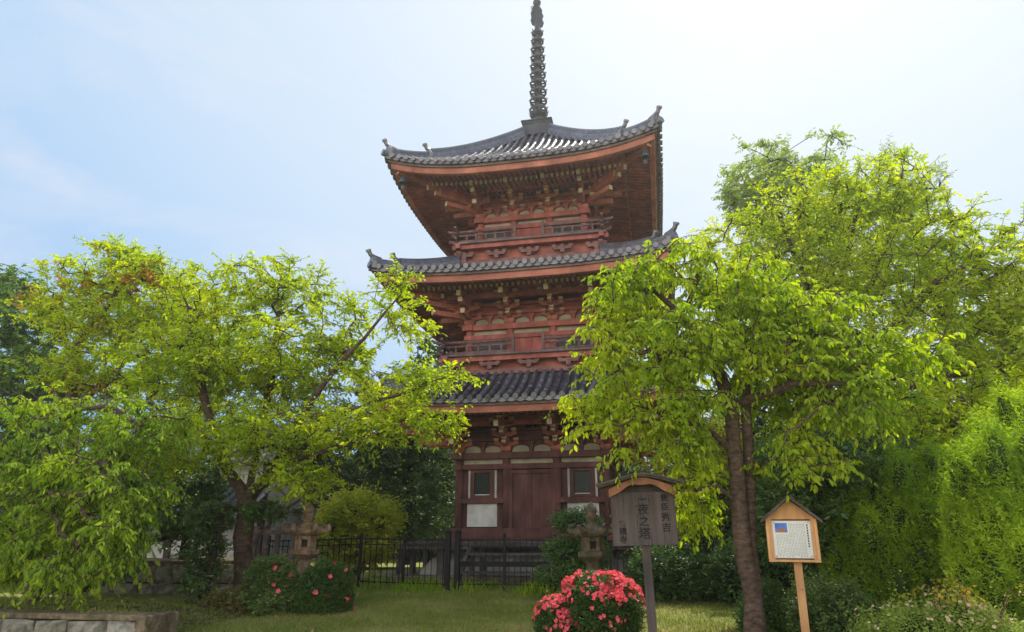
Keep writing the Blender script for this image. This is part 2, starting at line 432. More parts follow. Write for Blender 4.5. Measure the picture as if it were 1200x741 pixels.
def groundmat():
    m, n, l = newmat('dry short lawn')
    out = n.new('ShaderNodeOutputMaterial'); p = n.new('ShaderNodeBsdfPrincipled'); tc = n.new('ShaderNodeTexCoord')
    def noise(s, d=5):
        q = n.new('ShaderNodeTexNoise'); q.inputs['Scale'].default_value = s; q.inputs['Detail'].default_value = d; l.new(tc.outputs['Object'], q.inputs['Vector']); return q
    a, b = noise(.8), noise(22, 6)
    cr = n.new('ShaderNodeValToRGB'); e = cr.color_ramp.elements
    e[0].position = .3; e[0].color = (.15,.18,.038,1); e[1].position = .7; e[1].color = (.34,.27,.13,1); x = e.new(.5); x.color = (.25,.26,.065,1)
    mx = n.new('ShaderNodeMath'); mx.operation = 'MULTIPLY_ADD'; mx.inputs[1].default_value = .5
    l.new(b.outputs['Fac'], mx.inputs[0]); s2 = n.new('ShaderNodeMath'); s2.operation = 'MULTIPLY'; s2.inputs[1].default_value = .5
    l.new(a.outputs['Fac'], s2.inputs[0]); l.new(s2.outputs[0], mx.inputs[2]); l.new(mx.outputs[0], cr.inputs[0])
    l.new(cr.outputs[0], p.inputs['Base Color']); p.inputs['Roughness'].default_value = .95; p.inputs['Specular IOR Level'].default_value = .1
    c = noise(60, 4); bp = n.new('ShaderNodeBump'); bp.inputs['Strength'].default_value = .8; bp.inputs['Distance'].default_value = .03
    l.new(c.outputs['Fac'], bp.inputs['Height']); l.new(bp.outputs[0], p.inputs['Normal']); l.new(p.outputs[0], out.inputs[0])
    return m
M['ground'] = groundmat()
M['soil'] = surf('leaf littered soil', (.06,.045,.025), (.2,.15,.08), 12, .95, .8, 50, c3=(.11,.10,.035))
M['corelit'] = leafmat('painted conifer core shade', [(.03,.055,.01),(.05,.09,.014)], .1, 1., .9, 4)
M['corem'] = leafmat('painted inner leaf shade', [(.008,.014,.004),(.015,.026,.007)], .1, 1., .9, 4)  # dark colour stands in for shade deep inside the foliage
YG = [(.20,.31,.015),(.38,.48,.018),(.62,.64,.03)]
M['lf_cherry'] = leafmat('yellow green cherry leaves', YG, .55, 1.6, .55, spec=.25)
M['lf_red'] = leafmat('green and russet cherry leaves', YG, .55, 1.6, .55, spec=.25, accent=(.34,.15,.05), acc_pos=.60)
M['lf_weep'] = leafmat('drooping green cherry leaves', [(.17,.29,.02),(.33,.44,.022),(.56,.59,.03)], .55, 1.65, .6, spec=.2)
M['lf_deep'] = leafmat('mid green drooping leaves', [(.12,.23,.02),(.24,.36,.024),(.43,.50,.03)], .52, 1.65, .6, spec=.2)
M['lf_dark'] = leafmat('dark evergreen leaves', [(.04,.085,.022),(.07,.135,.03),(.14,.21,.035)], .3, 1.6, .45)
M['lf_gloss'] = leafmat('glossy evergreen leaves', [(.05,.115,.025),(.095,.18,.035),(.19,.28,.055)], .3, 1.7, .3, spec=.55)
M['lf_mass'] = leafmat('deep green tree leaves', [(.05,.12,.02),(.10,.19,.022),(.2,.29,.03)], .35, 1.6)
M['lf_far'] = leafmat('blue green distant leaves', [(.15,.23,.05),(.25,.34,.06),(.38,.47,.07)], .45, 1.7)
M['lf_pine'] = leafmat('bright conifer sprays', [(.12,.22,.024),(.26,.38,.026),(.50,.58,.04)], .45, 1.9, .6, spec=.2)
M['lf_yellow'] = leafmat('sunlit yellow shrub leaves', [(.2,.26,.02),(.38,.4,.03),(.55,.5,.05)], .45, 1.6)
M['lf_azalea'] = leafmat('azalea leaves', [(.035,.085,.018),(.065,.13,.025),(.13,.19,.035)], .3, 1.6, .4)
M['lf_bush'] = leafmat('light tipped clipped leaves', [(.05,.10,.025),(.12,.19,.045),(.26,.33,.09)], .3, 1.6, .4, spec=.4)
M['lf_budded'] = leafmat('pale green budding leaves', [(.12,.2,.03),(.26,.34,.05),(.48,.5,.12)], .4, 1.5)
M['lf_cream'] = leafmat('pale tipped shrub leaves', [(.08,.10,.03),(.20,.19,.06),(.36,.27,.10)], .35, 1.4, .4)
M['grass'] = leafmat('grass blades', [(.11,.16,.025),(.21,.25,.045),(.36,.32,.12)], .45, 1.5, .7, .8)

g = grid('ground', -400, 400, -60, 900, 2, 2, lambda x, y: 0, M['ground'])
bpy.data.objects.remove(g)
xs = [-600,-200,-80,-40]+[-25+k*.8 for k in range(63)]+[40,80,200,600]; ys = [-120,-40,-10]+[-4+k*.8 for k in range(48)]+[45,80,200,900]
mb = MB(); mb.add([(x, y, gz(x, y)) for y in ys for x in xs], [(j*len(xs)+i, j*len(xs)+i+1, (j+1)*len(xs)+i+1, (j+1)*len(xs)+i) for j in range(len(ys)-1) for i in range(len(xs)-1)])
tag(mb.build('ground', M['ground'], smooth=True), kind='structure')

# grass blades over the lawn that the picture sees
rng = np.random.default_rng(3)
n = 125000
gx = rng.uniform(-9, 4.5, n); gy = 6.5 + (rng.uniform(0, 1, n)**.8)*9.3
pat = np.sin(gx*2.1+np.sin(gy*1.7))*np.sin(gy*2.6+gx) + rng.uniform(-.8, .8, n); k = pat > -.6; gx, gy = gx[k], gy[k]
gzv = np.array([gz(a, b) for a, b in zip(gx, gy)])
P = np.stack([gx, gy, gzv], 1); A = rng.normal(0, .5, P.shape)+np.array([0,0,1.]); 
V, F = leaf_verts(P, A, rng.normal(0, 1, P.shape), rng.uniform(.02, .065, len(P)), .2)
tag(np_mesh('lawn_grass', V, F, M['grass']), 'short dry grass of the lawn before the pagoda', 'grass', kind='stuff')

# ------------------------------------------------------------------ PAGODA
CX, CY = -3.2, 20.0
PG = empty('pagoda', (CX, CY, .88)); tag(PG, 'three storey red timber pagoda with grey tiled roofs and tall bronze spire', 'pagoda')
Z0 = -.88  # heights below are world heights

def side_copies(o):
    """the same part on the other three faces"""
    r = [o]
    for k in (1, 2, 3):
        c = o.copy(); COL.objects.link(c); c.rotation_euler.z = k*PI/2; r.append(c)
        for ch in o.children:
            d = ch.copy(); COL.objects.link(d); d.parent = c
    return r

def roof(a, b, h0, h1, rise, n_roll):
    """a: half width at eave, b: half width at top, h0/h1: heights, rise: corner lift"""
    T = a-b
    def zz(x, d):
        t = max(0, min(1, d/T)); return h0 + (h1-h0)*(t*(.72+.28*t)) + rise*(abs(x)/a)**3*(1-t)**1.2
    dz = Z0
    root = None
    # tile bed for one face + rolls
    mb = MB(); sp = 2*a/n_roll
    cols = []
    nx = n_roll*2; 
    for i in range(nx+1):
        x = -a + 2*a*i/nx; dm = min(T, a-abs(x)); c = []
        for j in range(9):
            d = dm*j/8; c.append((x, -(a-d), zz(x, d)+dz-.03 + (.0 if i % 2 else -.02)))
        cols.append(c)
    for i in range(nx):
        mb.add(cols[i]+cols[i+1], [(j, j+9, j+10, j+1) for j in range(8)])
    bed = mb
    face_rolls = MB()
    for i in range(n_roll-1):
        x = -a + sp*(i+1); dm = min(T, a-abs(x))
        if dm < .12: continue
        seg = max(1, int(dm/.3)); pts = []; rad = []
        for q in range(seg):
            for tt, rr in ((0, .066), (.97, .056)):
                d = dm*(q+tt)/seg - (.03 if q == 0 and tt == 0 else 0)
                pts.append((x+random.uniform(-.008,.008), -(a-d), zz(x, d)+dz+.025+random.uniform(-.005,.007))); rad.append(rr)
        face_rolls.tube(pts, rad, 8)
        p = pts[0]; face_rolls.tube([(p[0], p[1]-.045, p[2]-.012), (p[0], p[1]+.02, p[2])], [.072,.072], 10)
    # pan tile lips between the rolls
    for i in range(n_roll):
        x0 = -a+sp*i; vs = []
        for q in range(5):
            u = q/4; x = x0+sp*u; z = zz(x, 0)+dz
            vs += [(x, -a-.015, z-.005), (x, -a-.015, z-.075-.035*math.sin(PI*u)), (x, -a+.05, z-.075-.035*math.sin(PI*u))]
        face_rolls.add(vs, [(3*q, 3*q+3, 3*q+4, 3*q+1) for q in range(4)]+[(3*q+1, 3*q+4, 3*q+5, 3*q+2) for q in range(4)])
    # whole roof as one part: four faces
    allm = MB()
    for k in range(4):
        rot = Matrix.Rotation(k*PI/2, 3, 'Z')
        for src, mi in ((bed, 1), (face_rolls, 0)):
            allm.add([rot @ Vector(v) for v in src.v], src.f, mi)
    root = allm.build('roof', [M['tile'], M['tiled']], PG, smooth=False)
    me = root.data
    # corner ridges with two-step ends
    for k in range(4):
        rot = Matrix.Rotation(k*PI/2, 3, 'Z')
        mr = MB()
        def P_(s, off=0):   # s: 0 at corner .. 1 at top
            q = a - T*s; return rot @ Vector((q, -q, zz(q, T*s)+dz+off))
        def ridge(s0, s1, w, h, steps=14):
            L = [s0+(s1-s0)*i/steps for i in range(steps+1)]
            dirv = (rot @ Vector((1,1,0))).normalized()
            for lay, (ww, z0, z1) in enumerate(((w, -.05, h*.45), (w*.86, h*.45, h*.72), (w*.95, h*.72, h))):
                vs = []
                for s in L:
                    c = P_(s)
                    vs += [c+dirv*ww/2+Vector((0,0,z0)), c-dirv*ww/2+Vector((0,0,z0)), c-dirv*ww/2+Vector((0,0,z1)), c+dirv*ww/2+Vector((0,0,z1))]
                fs = [(4*i+q, 4*i+(q+1)%4, 4*i+4+(q+1)%4, 4*i+4+q) for i in range(steps) for q in range(4)]+[(3,2,1,0),(4*steps,4*steps+1,4*steps+2,4*steps+3)]
                mr.add(vs, fs)
            mr.tube([P_(s, h+.03) for s in L], .07, 8)
        ridge(.30, 1, .24, .30); ridge(.035, .30, .22, .2)
        cr = mr.build('corner_ridge', M['tile'], root)
        out = (rot @ Vector((1,-1,0))).normalized(); sdv = (rot @ Vector((1,1,0))).normalized()
        for s, sc in ((.035, 1.0), (.30, 1.0)):
            mo = MB(); p = P_(s, 0)
            # demon tile: shield plate with horned top curling upward
            prof = [(-.17,-.06),(.17,-.06),(.2,.12),(.13,.24),(.07,.30),(0,.34),(-.07,.30),(-.13,.24),(-.2,.12)]
            vs = [p + out*(.03*sc) + sdv*u*sc + Vector((0,0,v*sc)) for u, v in prof] + [p + out*(.13*sc) + sdv*u*sc*.85 + Vector((0,0,v*sc)) for u, v in prof]
            nn = len(prof); mo.add(vs, [tuple(range(nn-1,-1,-1)), tuple(range(nn, 2*nn))]+[(i, (i+1)%nn, (i+1)%nn+nn, i+nn) for i in range(nn)])
            # toribusuma: round tile shooting up and out
            pts = [p+out*(-.15)+Vector((0,0,.27)), p+out*.05+Vector((0,0,.30)), p+out*.15+Vector((0,0,.35)), p+out*.21+Vector((0,0,.45))]
            mo.tube(pts, [.07,.07,.06,.06], 8)
            mo.tube([pts[-1]-Vector((0,0,.02)), pts[-1]+out*.02+Vector((0,0,.03))], [.078,.078], 8)
            mo.build('ridge_end_tile', M['tile'], cr)
        if True:
            # corner tile under the tip
            mo = MB(); p = P_(0, 0); mo.tube([p-out*.3+Vector((0,0,.0)), p+out*.1+Vector((0,0,.06))], [.10,.10], 9)
            mo.build('corner_tile', M['tile'], cr)
    # eave structure, one face then copies
    def side(f, name, mats, smooth=False):
        mb = MB(); f(mb); o = mb.build(name, mats, root, smooth=smooth); side_copies(o); return o
    lift = lambda x, d: rise*(min(1, abs(x)/a))**3*(1-min(1, d/T))**1.2
    def board(mb, inset, top, hgt, th, mi=0, steps=24, sh=0):
        hw = a-inset; vs = []
        for i in range(steps+1):
            x = -hw + 2*hw*i/steps; z = h0+dz+top+lift(x, 0)
            e = 1 if i in (0,) else (-1 if i == steps else 0)
            vs += [(x, -hw, z), (x, -hw+sh, z-hgt), (x+e*th, -hw+th, z-hgt), (x+e*th, -hw+th, z)]
        mb.add(vs, [(4*i+q, 4*i+(q+1)%4, 4*i+4+(q+1)%4, 4*i+4+q) for i in range(steps) for q in range(4)], mi)
    side(lambda mb: board(mb, .07, -.085, .075, .2, steps=30), 'eave_lath', M['greyw'])
    side(lambda mb: board(mb, .13, -.16, .16, .16, steps=30, sh=.03), 'eave_board', M['fascia'])
    slope = .2
    def soff(mb):
        nx = 24; vs = []
        for i in range(nx+1):
            u = -1+2*i/nx
            for j in range(7):
                d = .2 + (a-1.2-.2)*j/6; hw = a-d; x = u*hw
                vs.append((x, -hw, h0+dz-.17+slope*d+lift(x, d)*1.0))
        mb.add(vs, [(i*7+j, i*7+j+1, i*7+7+j+1, i*7+7+j) for i in range(nx) for j in range(6)])
    side(soff, 'soffit', M['soffit'])
    def rafters(d0, d1, drop, w, h, sp_, mats_end):
        def f(mb):
            n = int((2*(a-d0)-.2)/sp_); 
            for i in range(n+1):
                x = -(n*sp_)/2 + i*sp_
                dm = min(d1, a-abs(x)-.03)
                if dm - d0 < .06: continue
                k = 3 if dm-d0 > .6 else 1
                pr = None
                for q in range(k+1):
                    d = d0+(dm-d0)*q/k; p = (x, -(a-d), h0+dz-.17-drop+slope*d+lift(x, d)-h/2)
                    if pr: mb.beam(pr, p, w, h, 0, 1 if q == 1 else 0)
                    pr = p
        return f
    side(rafters(.22, 1.1, .012, .055, .085, .15, 0), 'flying_rafters', [M['red'], M['soffit']])
    side(rafters(1.0, a-1.3, .13, .065, .10, .15, 0), 'base_rafters', [M['red'], M['pale']])
    def kioi(mb):
        hw = a-1.08; steps = 20; vs = []
        for i in range(steps+1):
            x = -hw+2*hw*i/steps; z = h0+dz-.17-.10+slope*1.08+lift(x, 1.08)
            vs += [(x, -hw, z+.06), (x, -hw, z-.04), (x, -hw+.1, z-.04), (x, -hw+.1, z+.06)]
        mb.add(vs, [(4*i+q, 4*i+(q+1)%4, 4*i+4+(q+1)%4, 4*i+4+q) for i in range(steps) for q in range(4)])
    side(kioi, 'rafter_beam', M['red'])
    # hip rafters
    def hip(mb):
        pr = None
        for d in (.3, .8, 1.4, 2.2, a-1.2):
            q = a-d; p = (q, -q, h0+dz-.30+slope*d+lift(q, d))
            if pr: mb.beam(pr, p, .16, .2, 0, 1 if d == .8 else 0)
            pr = p
        d = 1.25; q = a-d; z = h0+dz-.5+slope*d+lift(q, d); mb.beam((q, -q, z), (a-2.6, -(a-2.6), z+.2), .18, .2, 0, 1)
    side(hip, 'hip_rafter', [M['red'], M['pale']])
    return zz

def storey(b, z0, z1, mat, low, step, ntier):
    """walls with posts, beams, panels; bracket sets on top. b half width, z0 floor, z1 top of beam"""
    dz = Z0
    mb = MB(); mb.box((0,0,(z0+z1)/2+dz), (2*b-.1, 2*b-.1, z1-z0+1.2)); mb.v = [v for v in mb.v]
    wall = mb.build('wall', mat, PG)
    cxs = [-b, -b*.345, b*.345, b]
    def face(f, name, mats, loc=(0,0,0)):
        q = MB(); f(q); o = q.build(name, mats, PG); side_copies(o); return o
    for c in cxs[:3]:
        q = MB(); q.tube([(c, -b, z0+dz), (c, -b, z1+dz-.05)], .11, 12)
        side_copies(q.build('column', mat, PG, smooth=True))
    face(lambda q: (q.box((0,-b-.02,z1-.08+dz), (2*b+.4,.26,.16))), 'head_beam', mat)
    face(lambda q: (q.box((0,-b-.02,z1-.37+dz), (2*b+.3,.20,.13))), 'tie_beam', mat)
    # plaster strip between them
    face(lambda q: [q.box(((cxs[i]+cxs[i+1])/2,-b+.03,z1-.22+dz), (cxs[i+1]-cxs[i]-.22,.05,.13)) for i in range(3)], 'plaster_strip', M['plasterold'])
    # brackets
    mid = bracket(False, step, ntier); cor = bracket(True, step, ntier)
    zt = z1+dz
    for k in range(4):
        rz = k*PI/2; rot = Matrix.Rotation(rz, 3, 'Z')
        for c in cxs[1:3]:
            o = bpy.data.objects.new('bracket_set', mid); COL.objects.link(o); o.parent = PG
            o.location = rot @ Vector((c, -b, zt)); o.rotation_euler.z = rz
        o = bpy.data.objects.new('corner_bracket_set', cor); COL.objects.link(o); o.parent = PG
        o.location = rot @ Vector((b, -b, zt)); o.rotation_euler.z = rz
    # wall zone between brackets: beams and pale rounded infills
    def infill(q):
        for i in range(3):
            x0, x1 = cxs[i], cxs[i+1]; m_ = (x0+x1)/2; w = (x1-x0)/2-.16
            q.box((m_, -b-.01, zt+.10), (.09,.12,.22), 0); q.box((m_, -b-.01, zt+.245), (.2,.14,.09), 0, taper=.7)
            for s in (-1, 1):
                c = m_ + s*(w/2+.03); hw = w/2-.02; vs = []
                n_ = 7
                for kx in range(n_):
                    t = PI*kx/(n_-1); vs.append((c-hw*math.cos(t), -b+.035-.05, zt+.02+.17*math.sin(t)**.6))
                vs2 = [(v[0], v[1]+.04, v[2]) for v in vs]
                q.add(vs+vs2, [tuple(range(n_)), tuple(range(2*n_-1, n_-1, -1))]+[(j, j+1, j+1+n_, j+n_) for j in range(n_-1)], 1)
        q.box((0, -b-.0, zt+.36), (2*b+.4,.12,.09), 0); q.box((0, -b-.0, zt+.62), (2*b+.6,.12,.09), 0)
    q = MB(); infill(q); side_copies(q.build('bracket_wall', [mat, M['plasterold']], PG))
    # purlin carried by the outermost arms, and a middle one
    zp = zt + .2 + ntier*.22
    for out, zz_, nm, w in ((ntier*step, zp, 'eave_purlin', .14), ((ntier-1)*step, zp-.22, 'bracket_beam', .10)):
        q = MB(); q.box((0, -b-out, zz_+(.11 if w > .12 else .06)), (2*(b+out)+.5, w, .26 if w > .12 else .14), 0, endmi=None)
        for sx in (-1, 1): q.box((sx*(b+out+.26), -b-out, zz_+.06), (.02, w*.9, .13), 1)
        side_copies(q.build(nm, [mat if nm == 'eave_purlin' else M['red'], M['pale']], PG))
    # slanting red ceiling boards between wall and purlin
    q = MB(); o1 = ntier*step-.05
    q.add([(-b,-b+.0,zp-.05),(b,-b,zp-.05),(b+o1,-b-o1,zp+.12),(-b-o1,-b-o1,zp+.12)], [(0,1,2,3)])
    side_copies(q.build('bracket_ceiling', M['soffit'], PG))
    return wall, cxs

_bc = {}
def bracket(corner, step, nt):
    if (corner, step, nt) in _bc: return _bc[(corner, step, nt)]
    q = MB()
    def block(p, s=.15):
        q.box((p[0], p[1], p[2]), (s, s, .055), 0, taper=.72); q.box((p[0], p[1], p[2]+.055), (s, s, .06), 0)
        q.box((p[0], p[1]-s/2-.004, p[2]+.055), (s*.9,.006,.055), 1)
    def arm(c, d, L, w=.10, h=.12, ends=True):
        """boat shaped arm centred at c along unit d"""
        c = Vector(c); d = Vector(d); sd = Vector((-d.y, d.x, 0))
        prof = [(-L/2, h), (-L/2, h*.5), (-L/2+.10, .02), (-L/2+.18, 0), (L/2-.18, 0), (L/2-.10, .02), (L/2, h*.5), (L/2, h)]
        vs = [c+d*u+sd*w/2+Vector((0,0,v)) for u, v in prof]+[c+d*u-sd*w/2+Vector((0,0,v)) for u, v in prof]
        n = len(prof); q.add(vs, [tuple(range(n)), tuple(range(2*n-1, n-1, -1))]+[(i, i+n, (i+1)%n+n, (i+1)%n) for i in range(n)], [0,0]+[1 if i in (0, 6) else 0 for i in range(n)])
    q.box((0,0,.05), (.30,.30,.06), 0, taper=.7); q.box((0,0,.12), (.30,.30,.09), 0)
    dirs = [Vector((0,-1,0))] + ([Vector((1,0,0)), Vector((1,-1,0)).normalized()] if corner else [])
    for k in range(nt+1):
        z = .16+k*.22
        for d in dirs:
            diag = corner and d.x > .1 and d.y < -.1; m_ = 1.414 if diag else 1
            sd = Vector((-d.y, d.x, 0))
            out = k*step*m_
            if not diag and k < nt+1: arm(d*out+Vector((0,0,z)), sd, .66)
            if not diag:
                for s in (-.27, 0, .27): block(tuple(d*out+sd*s+Vector((0,0,z+.145))))
            if k < nt:
                L = (k+1)*step*m_+.12
                arm(d*(L/2-.1)+Vector((0,0,z)), d, L+.2, w=.11)
                block(tuple(d*((k+1)*step*m_)+Vector((0,0,z+.145))))
    # tail rafter
    for d in dirs:
        diag = corner and d.x > .1 and d.y < -.1; m_ = 1.414 if diag else 1
        a_ = d*(-.1)+Vector((0,0,.2+nt*.22+.05)); e = d*((nt*step+.42)*m_)+Vector((0,0,.16+(nt-1)*.22-.02))
        q.beam(e, a_, .12, .15, 0, 1)
        if corner:
            for kk in (0, 1): 
                z = .22+kk*.24; q.beam(d*((nt*step*(.55+.3*kk)+.38)*m_)+Vector((0,0,z)), d*.1+Vector((0,0,z+.03)), .12, .14, 0, 1)
    me_o = q.build('tmp', [M['redb'], M['pale']], None); me = me_o.data; me.name = 'bracket'; bpy.data.objects.remove(me_o)
    _bc[(corner, step, nt)] = me
    return me
M['redb'] = surf('red bracket timber', (.34,.10,.075), (.5,.19,.14), 8, .8, .3, 30, c3=(.42,.14,.10))

# storeys: half width, floor z, beam top z
B1, B2, B3 = 1.97, 1.80, 1.58
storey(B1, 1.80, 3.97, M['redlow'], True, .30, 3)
storey(B2, 6.45, 7.62, M['red'], False, .30, 3)
storey(B3, 10.0, 11.12, M['red'], False, .30, 3)
roof(4.08, 2.35, 5.02, 6.05, .28, 36)
roof(4.0, 2.12, 8.54, 9.38, .24, 36)
roof(3.88, .46, 11.83, 14.68, .5, 35)

# ground storey details, all four sides share doors and windows; the front is the one seen
for k in range(4):
    rz = k*PI/2; 
    def put(o): o.rotation_euler.z = rz; return o
    q = MB(); b = B1; z0 = 1.80+Z0
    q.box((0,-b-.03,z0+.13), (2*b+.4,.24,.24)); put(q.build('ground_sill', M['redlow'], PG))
    for s in (-1, 1):
        q = MB(); q.box((s*b*.672, -b-.02, z0+.93), (b*.66,.2,.13)); put(q.build('waist_beam', M['redlow'], PG))
    # door: frame and two leaves with battens
    q = MB(); q.box((-.57,-b-.0,z0+1.0), (.13,.16,1.5)); q.box((.57,-b-.0,z0+1.0), (.13,.16,1.5)); q.box((0,-b-.0,z0+1.66), (1.01,.16,.1))
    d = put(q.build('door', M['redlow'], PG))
    for s in (-1, 1):
        q = MB(); q.box((s*.252,-b+.0,z0+.93), (.485,.05,1.36))
        for t in range(5): q.box((s*.252-.2+.1*t, -b-.028, z0+.93), (.094,.012,1.34))
        q.box((s*.252,-b-.04,z0+1.52), (.47,.012,.06)); q.box((s*.252,-b-.04,z0+.34), (.47,.012,.07))
        q.build('door_leaf', M['doorred'] if 'doorred' in M else M['redlow'], d)
    for s in (-1, 1):
        c = s*b*.672; w = b*.655-.24
        q = MB()
        for e in (-1, 1): q.box((c+e*.27, -b-.0, z0+1.365), (.11,.14,.72))
        q.box((c,-b-.0,z0+1.69), (.43,.14,.07)); q.box((c,-b-.0,z0+1.04), (.43,.14,.07))
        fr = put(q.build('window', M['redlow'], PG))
        q = MB(); q.box((c,-b+.035,z0+1.365), (.43,.04,.58))
        for t in range(8): q.box((c-.215+.43*(t+.5)/8, -b-.0, z0+1.365), (.024,.03,.575))
        q.build('window_lattice', M['glass'], fr)
        q = MB(); q.box((c,-b-.06,z0+1.085), (.40,.02,.025)); q.build('sill', M['plaster'], fr)
        for e in (-1, 1):
            q = MB(); q.box((c+e*(.27+.085), -b+.01, z0+1.365), (.055,.1,.72)); put(q.build('plaster_strip', M['plaster'], PG))
        q = MB(); q.box((c,-b+.0,z0+.57), (.80,.1,.58)); put(q.build('plaster_panel', M['plaster'], PG))
# upper storeys: middle doors and slatted windows behind the balconies
for b, z0, zt in ((B2, 6.45, 7.62), (B3, 10.0, 11.12)):
    for k in range(4):
        q = MB(); q.box((0,-b-.02,(z0+zt)/2-.15+Z0), (b*.6,.08,(zt-z0)-.55)); q.box((0,-b-.07,(z0+zt)/2-.15+Z0), (.03,.03,(zt-z0)-.55))
        o = q.build('upper_door', M['red'], PG); o.rotation_euler.z = k*PI/2
        for s in (-1, 1):
            q = MB(); q.box((s*b*.67,-b+.01,(z0+zt)/2-.1+Z0), (b*.5,.06,.34)); o = q.build('window_lattice', M['glass'], PG); o.rotation_euler.z = k*PI/2

# balconies
def balcony(h, zf, ztop, zr, b):
    """h half width of floor, zf floor, ztop rail top, zr roof below"""
    dz = Z0
    for k in range(4):
        rz = k*PI/2
        def mk(name, mats, f, sm=False):
            q = MB(); f(q); o = q.build(name, mats, PG, smooth=sm); o.rotation_euler.z = rz; return o
        mk('balcony_floor', M['greyw'], lambda q: (q.box((0,-h+.3,zf+dz-.03), (2*h+.08,.7,.06)), [q.box((-h+.12+i*.145, -h-.045, zf+dz-.025), (.125,.05,.05)) for i in range(int(2*h/.145))]))
        mk('balcony_beam', M['fascia'] if False else M['red'], lambda q: q.box((0,-h+.09,zf+dz-.125), (2*h+.2,.14,.13)))
        def under(q):
            q.box((0,-h+.22,zr+dz+.05), (2*h-.1,.2,.14), 0)
            n = 5
            for i in range(n):
                x = -h+.25+(2*h-.5)*i/(n-1)
                q.box((x,-h+.12,zr+dz+.18), (.14,.16,.12), 0, taper=.8)
                q.box((x,-h+.12,zr+dz+.27), (.62,.13,.09), 0, taper=.75)
                for s in (-.24, 0, .24): q.box((x+s,-h+.12,zr+dz+.34), (.13,.14,.07), 0, taper=.8)
        mk('balcony_bracket_row', M['redg'], under)
        mk('balcony_skirt', [M['soffit']], lambda q: q.box((0,-h+.36,(zf+zr)/2+dz-.02), (2*h-.5,.06,zf-zr)))
        hh = ztop-zf; g = .42
        def rail(q):
            y = -h+.05
            for s in (-1, 1):
                x0, x1 = s*g, s*(h+.0)
                for z, r_, e in ((hh-.03,.044,.26),(hh*.62,.036,.12),(hh*.12,.05,.2)):
                    q.tube([(x0-s*(.05), y, zf+dz+z),(x1, y, zf+dz+z),(x1+s*e*.6, y, zf+dz+z+.012),(x1+s*e, y, zf+dz+z+.05)], r_, 7)
                for i in range(4):
                    x = x0+(x1-.05*s-x0)*i/3; q.box((x, y, zf+dz+hh*.36), (.07,.07,hh*.72 if i not in (0,) else hh*.9))
                    if i < 3: q.box(((x+x0+(x1-.05*s-x0)*(i+1)/3)/2, y, zf+dz+hh*.36), (.05,.05,hh*.5)); 
                q.box((x0, y, zf+dz+hh*.5), (.09,.09,hh+.06))
                q.tube([(x0, y, zf+dz+hh+.03),(x0,y,zf+dz+hh+.07),(x0,y,zf+dz+hh+.13)], [.05,.05,.015], 8)
        mk('balcony_railing', M['railw'], rail)
M['redg'] = surf('grey red faded timber', (.17,.075,.065), (.28,.15,.14), 7, .85, .4, 30)
balcony(2.42, 6.62, 7.02, 6.08, B2)
balcony(2.20, 10.12, 10.52, 9.47, B3)

# spire
sp_c = (0, 0)
def zl(z): return z+Z0
q = MB(); 
q.box((0,0,zl(14.96)), (.90,.90,.40), 0); q.box((0,0,zl(15.21)), (1.0,1.0,.10), 0, taper=.9); q.box((0,0,zl(15.28)), (1.06,1.06,.04), 0)
spire = q.build('spire', M['bronze'], PG, bevel=.01)
def sub(name, f, sm=True):
    q = MB(); f(q); return q.build(name, M['bronze'], spire, smooth=sm)
sub('inverted_bowl', lambda q: q.lathe([(.36,zl(15.30)),(.36,zl(15.38)),(.30,zl(15.52)),(.18,zl(15.62)),(.12,zl(15.78))], 20))
def lotus(q):
    for k in range(10):
        a = 2*PI*k/10; c, s = math.cos(a), math.sin(a); t = Vector((-s, c, 0)); o = Vector((c, s, 0))
        vs = []
        for r_, z, w in ((.13,15.62,.05),(.25,15.68,.09),(.31,15.80,.08),(.36,15.92,.015)):
            p = o*r_+Vector((0,0,zl(z))); vs += [p-t*w, p+t*w]
        q.add(vs, [(2*i, 2*i+1, 2*i+3, 2*i+2) for i in range(3)])
sub('lotus_petals', lotus)
sub('mast', lambda q: q.tube([(0,0,zl(15.5)),(0,0,zl(19.5)),(0,0,zl(20.55))], [.115,.10,.05], 12))
def ring(q, R0):
    # outer band with a bulging, collared profile
    n = 24; h = .05
    prof = [(R0-.02,-h),(R0-.003,-h*.6),(R0,0),(R0-.005,h*.7),(R0-.02,h),(R0-.04,h),(R0-.035,0),(R0-.04,-h)]
    vs = []; L = len(prof)
    for r_, z in prof:
        for k in range(n): a = 2*PI*k/n; vs.append((r_*math.cos(a), r_*math.sin(a), z))
    q.add(vs, [(i*n+k, i*n+(k+1)%n, ((i+1)%L)*n+(k+1)%n, ((i+1)%L)*n+k) for i in range(L) for k in range(n)])
    q.lathe([(.10,-.10),(.14,-.09),(.14,.09),(.10,.10)], 14)
    for k in range(8):
        a = 2*PI*k/8; c, s = math.cos(a), math.sin(a)
        q.beam((.12*c,.12*s,-.01), ((R0-.03)*c,(R0-.03)*s,.0), .03, .05)
        q.tube([((R0-.01)*c,(R0-.01)*s,.04),((R0+.015)*c,(R0+.015)*s,.08),((R0-.02)*c,(R0-.02)*s,.12)], [.02,.018,.012], 5)
for i in range(10):
    q = MB(); ring(q, .315-.006*i-.0006*i*i); z = 15.98+i*.365; 
    q.build('ring', M['bronze'], spire, smooth=False, loc=(0,0,zl(z)-0))
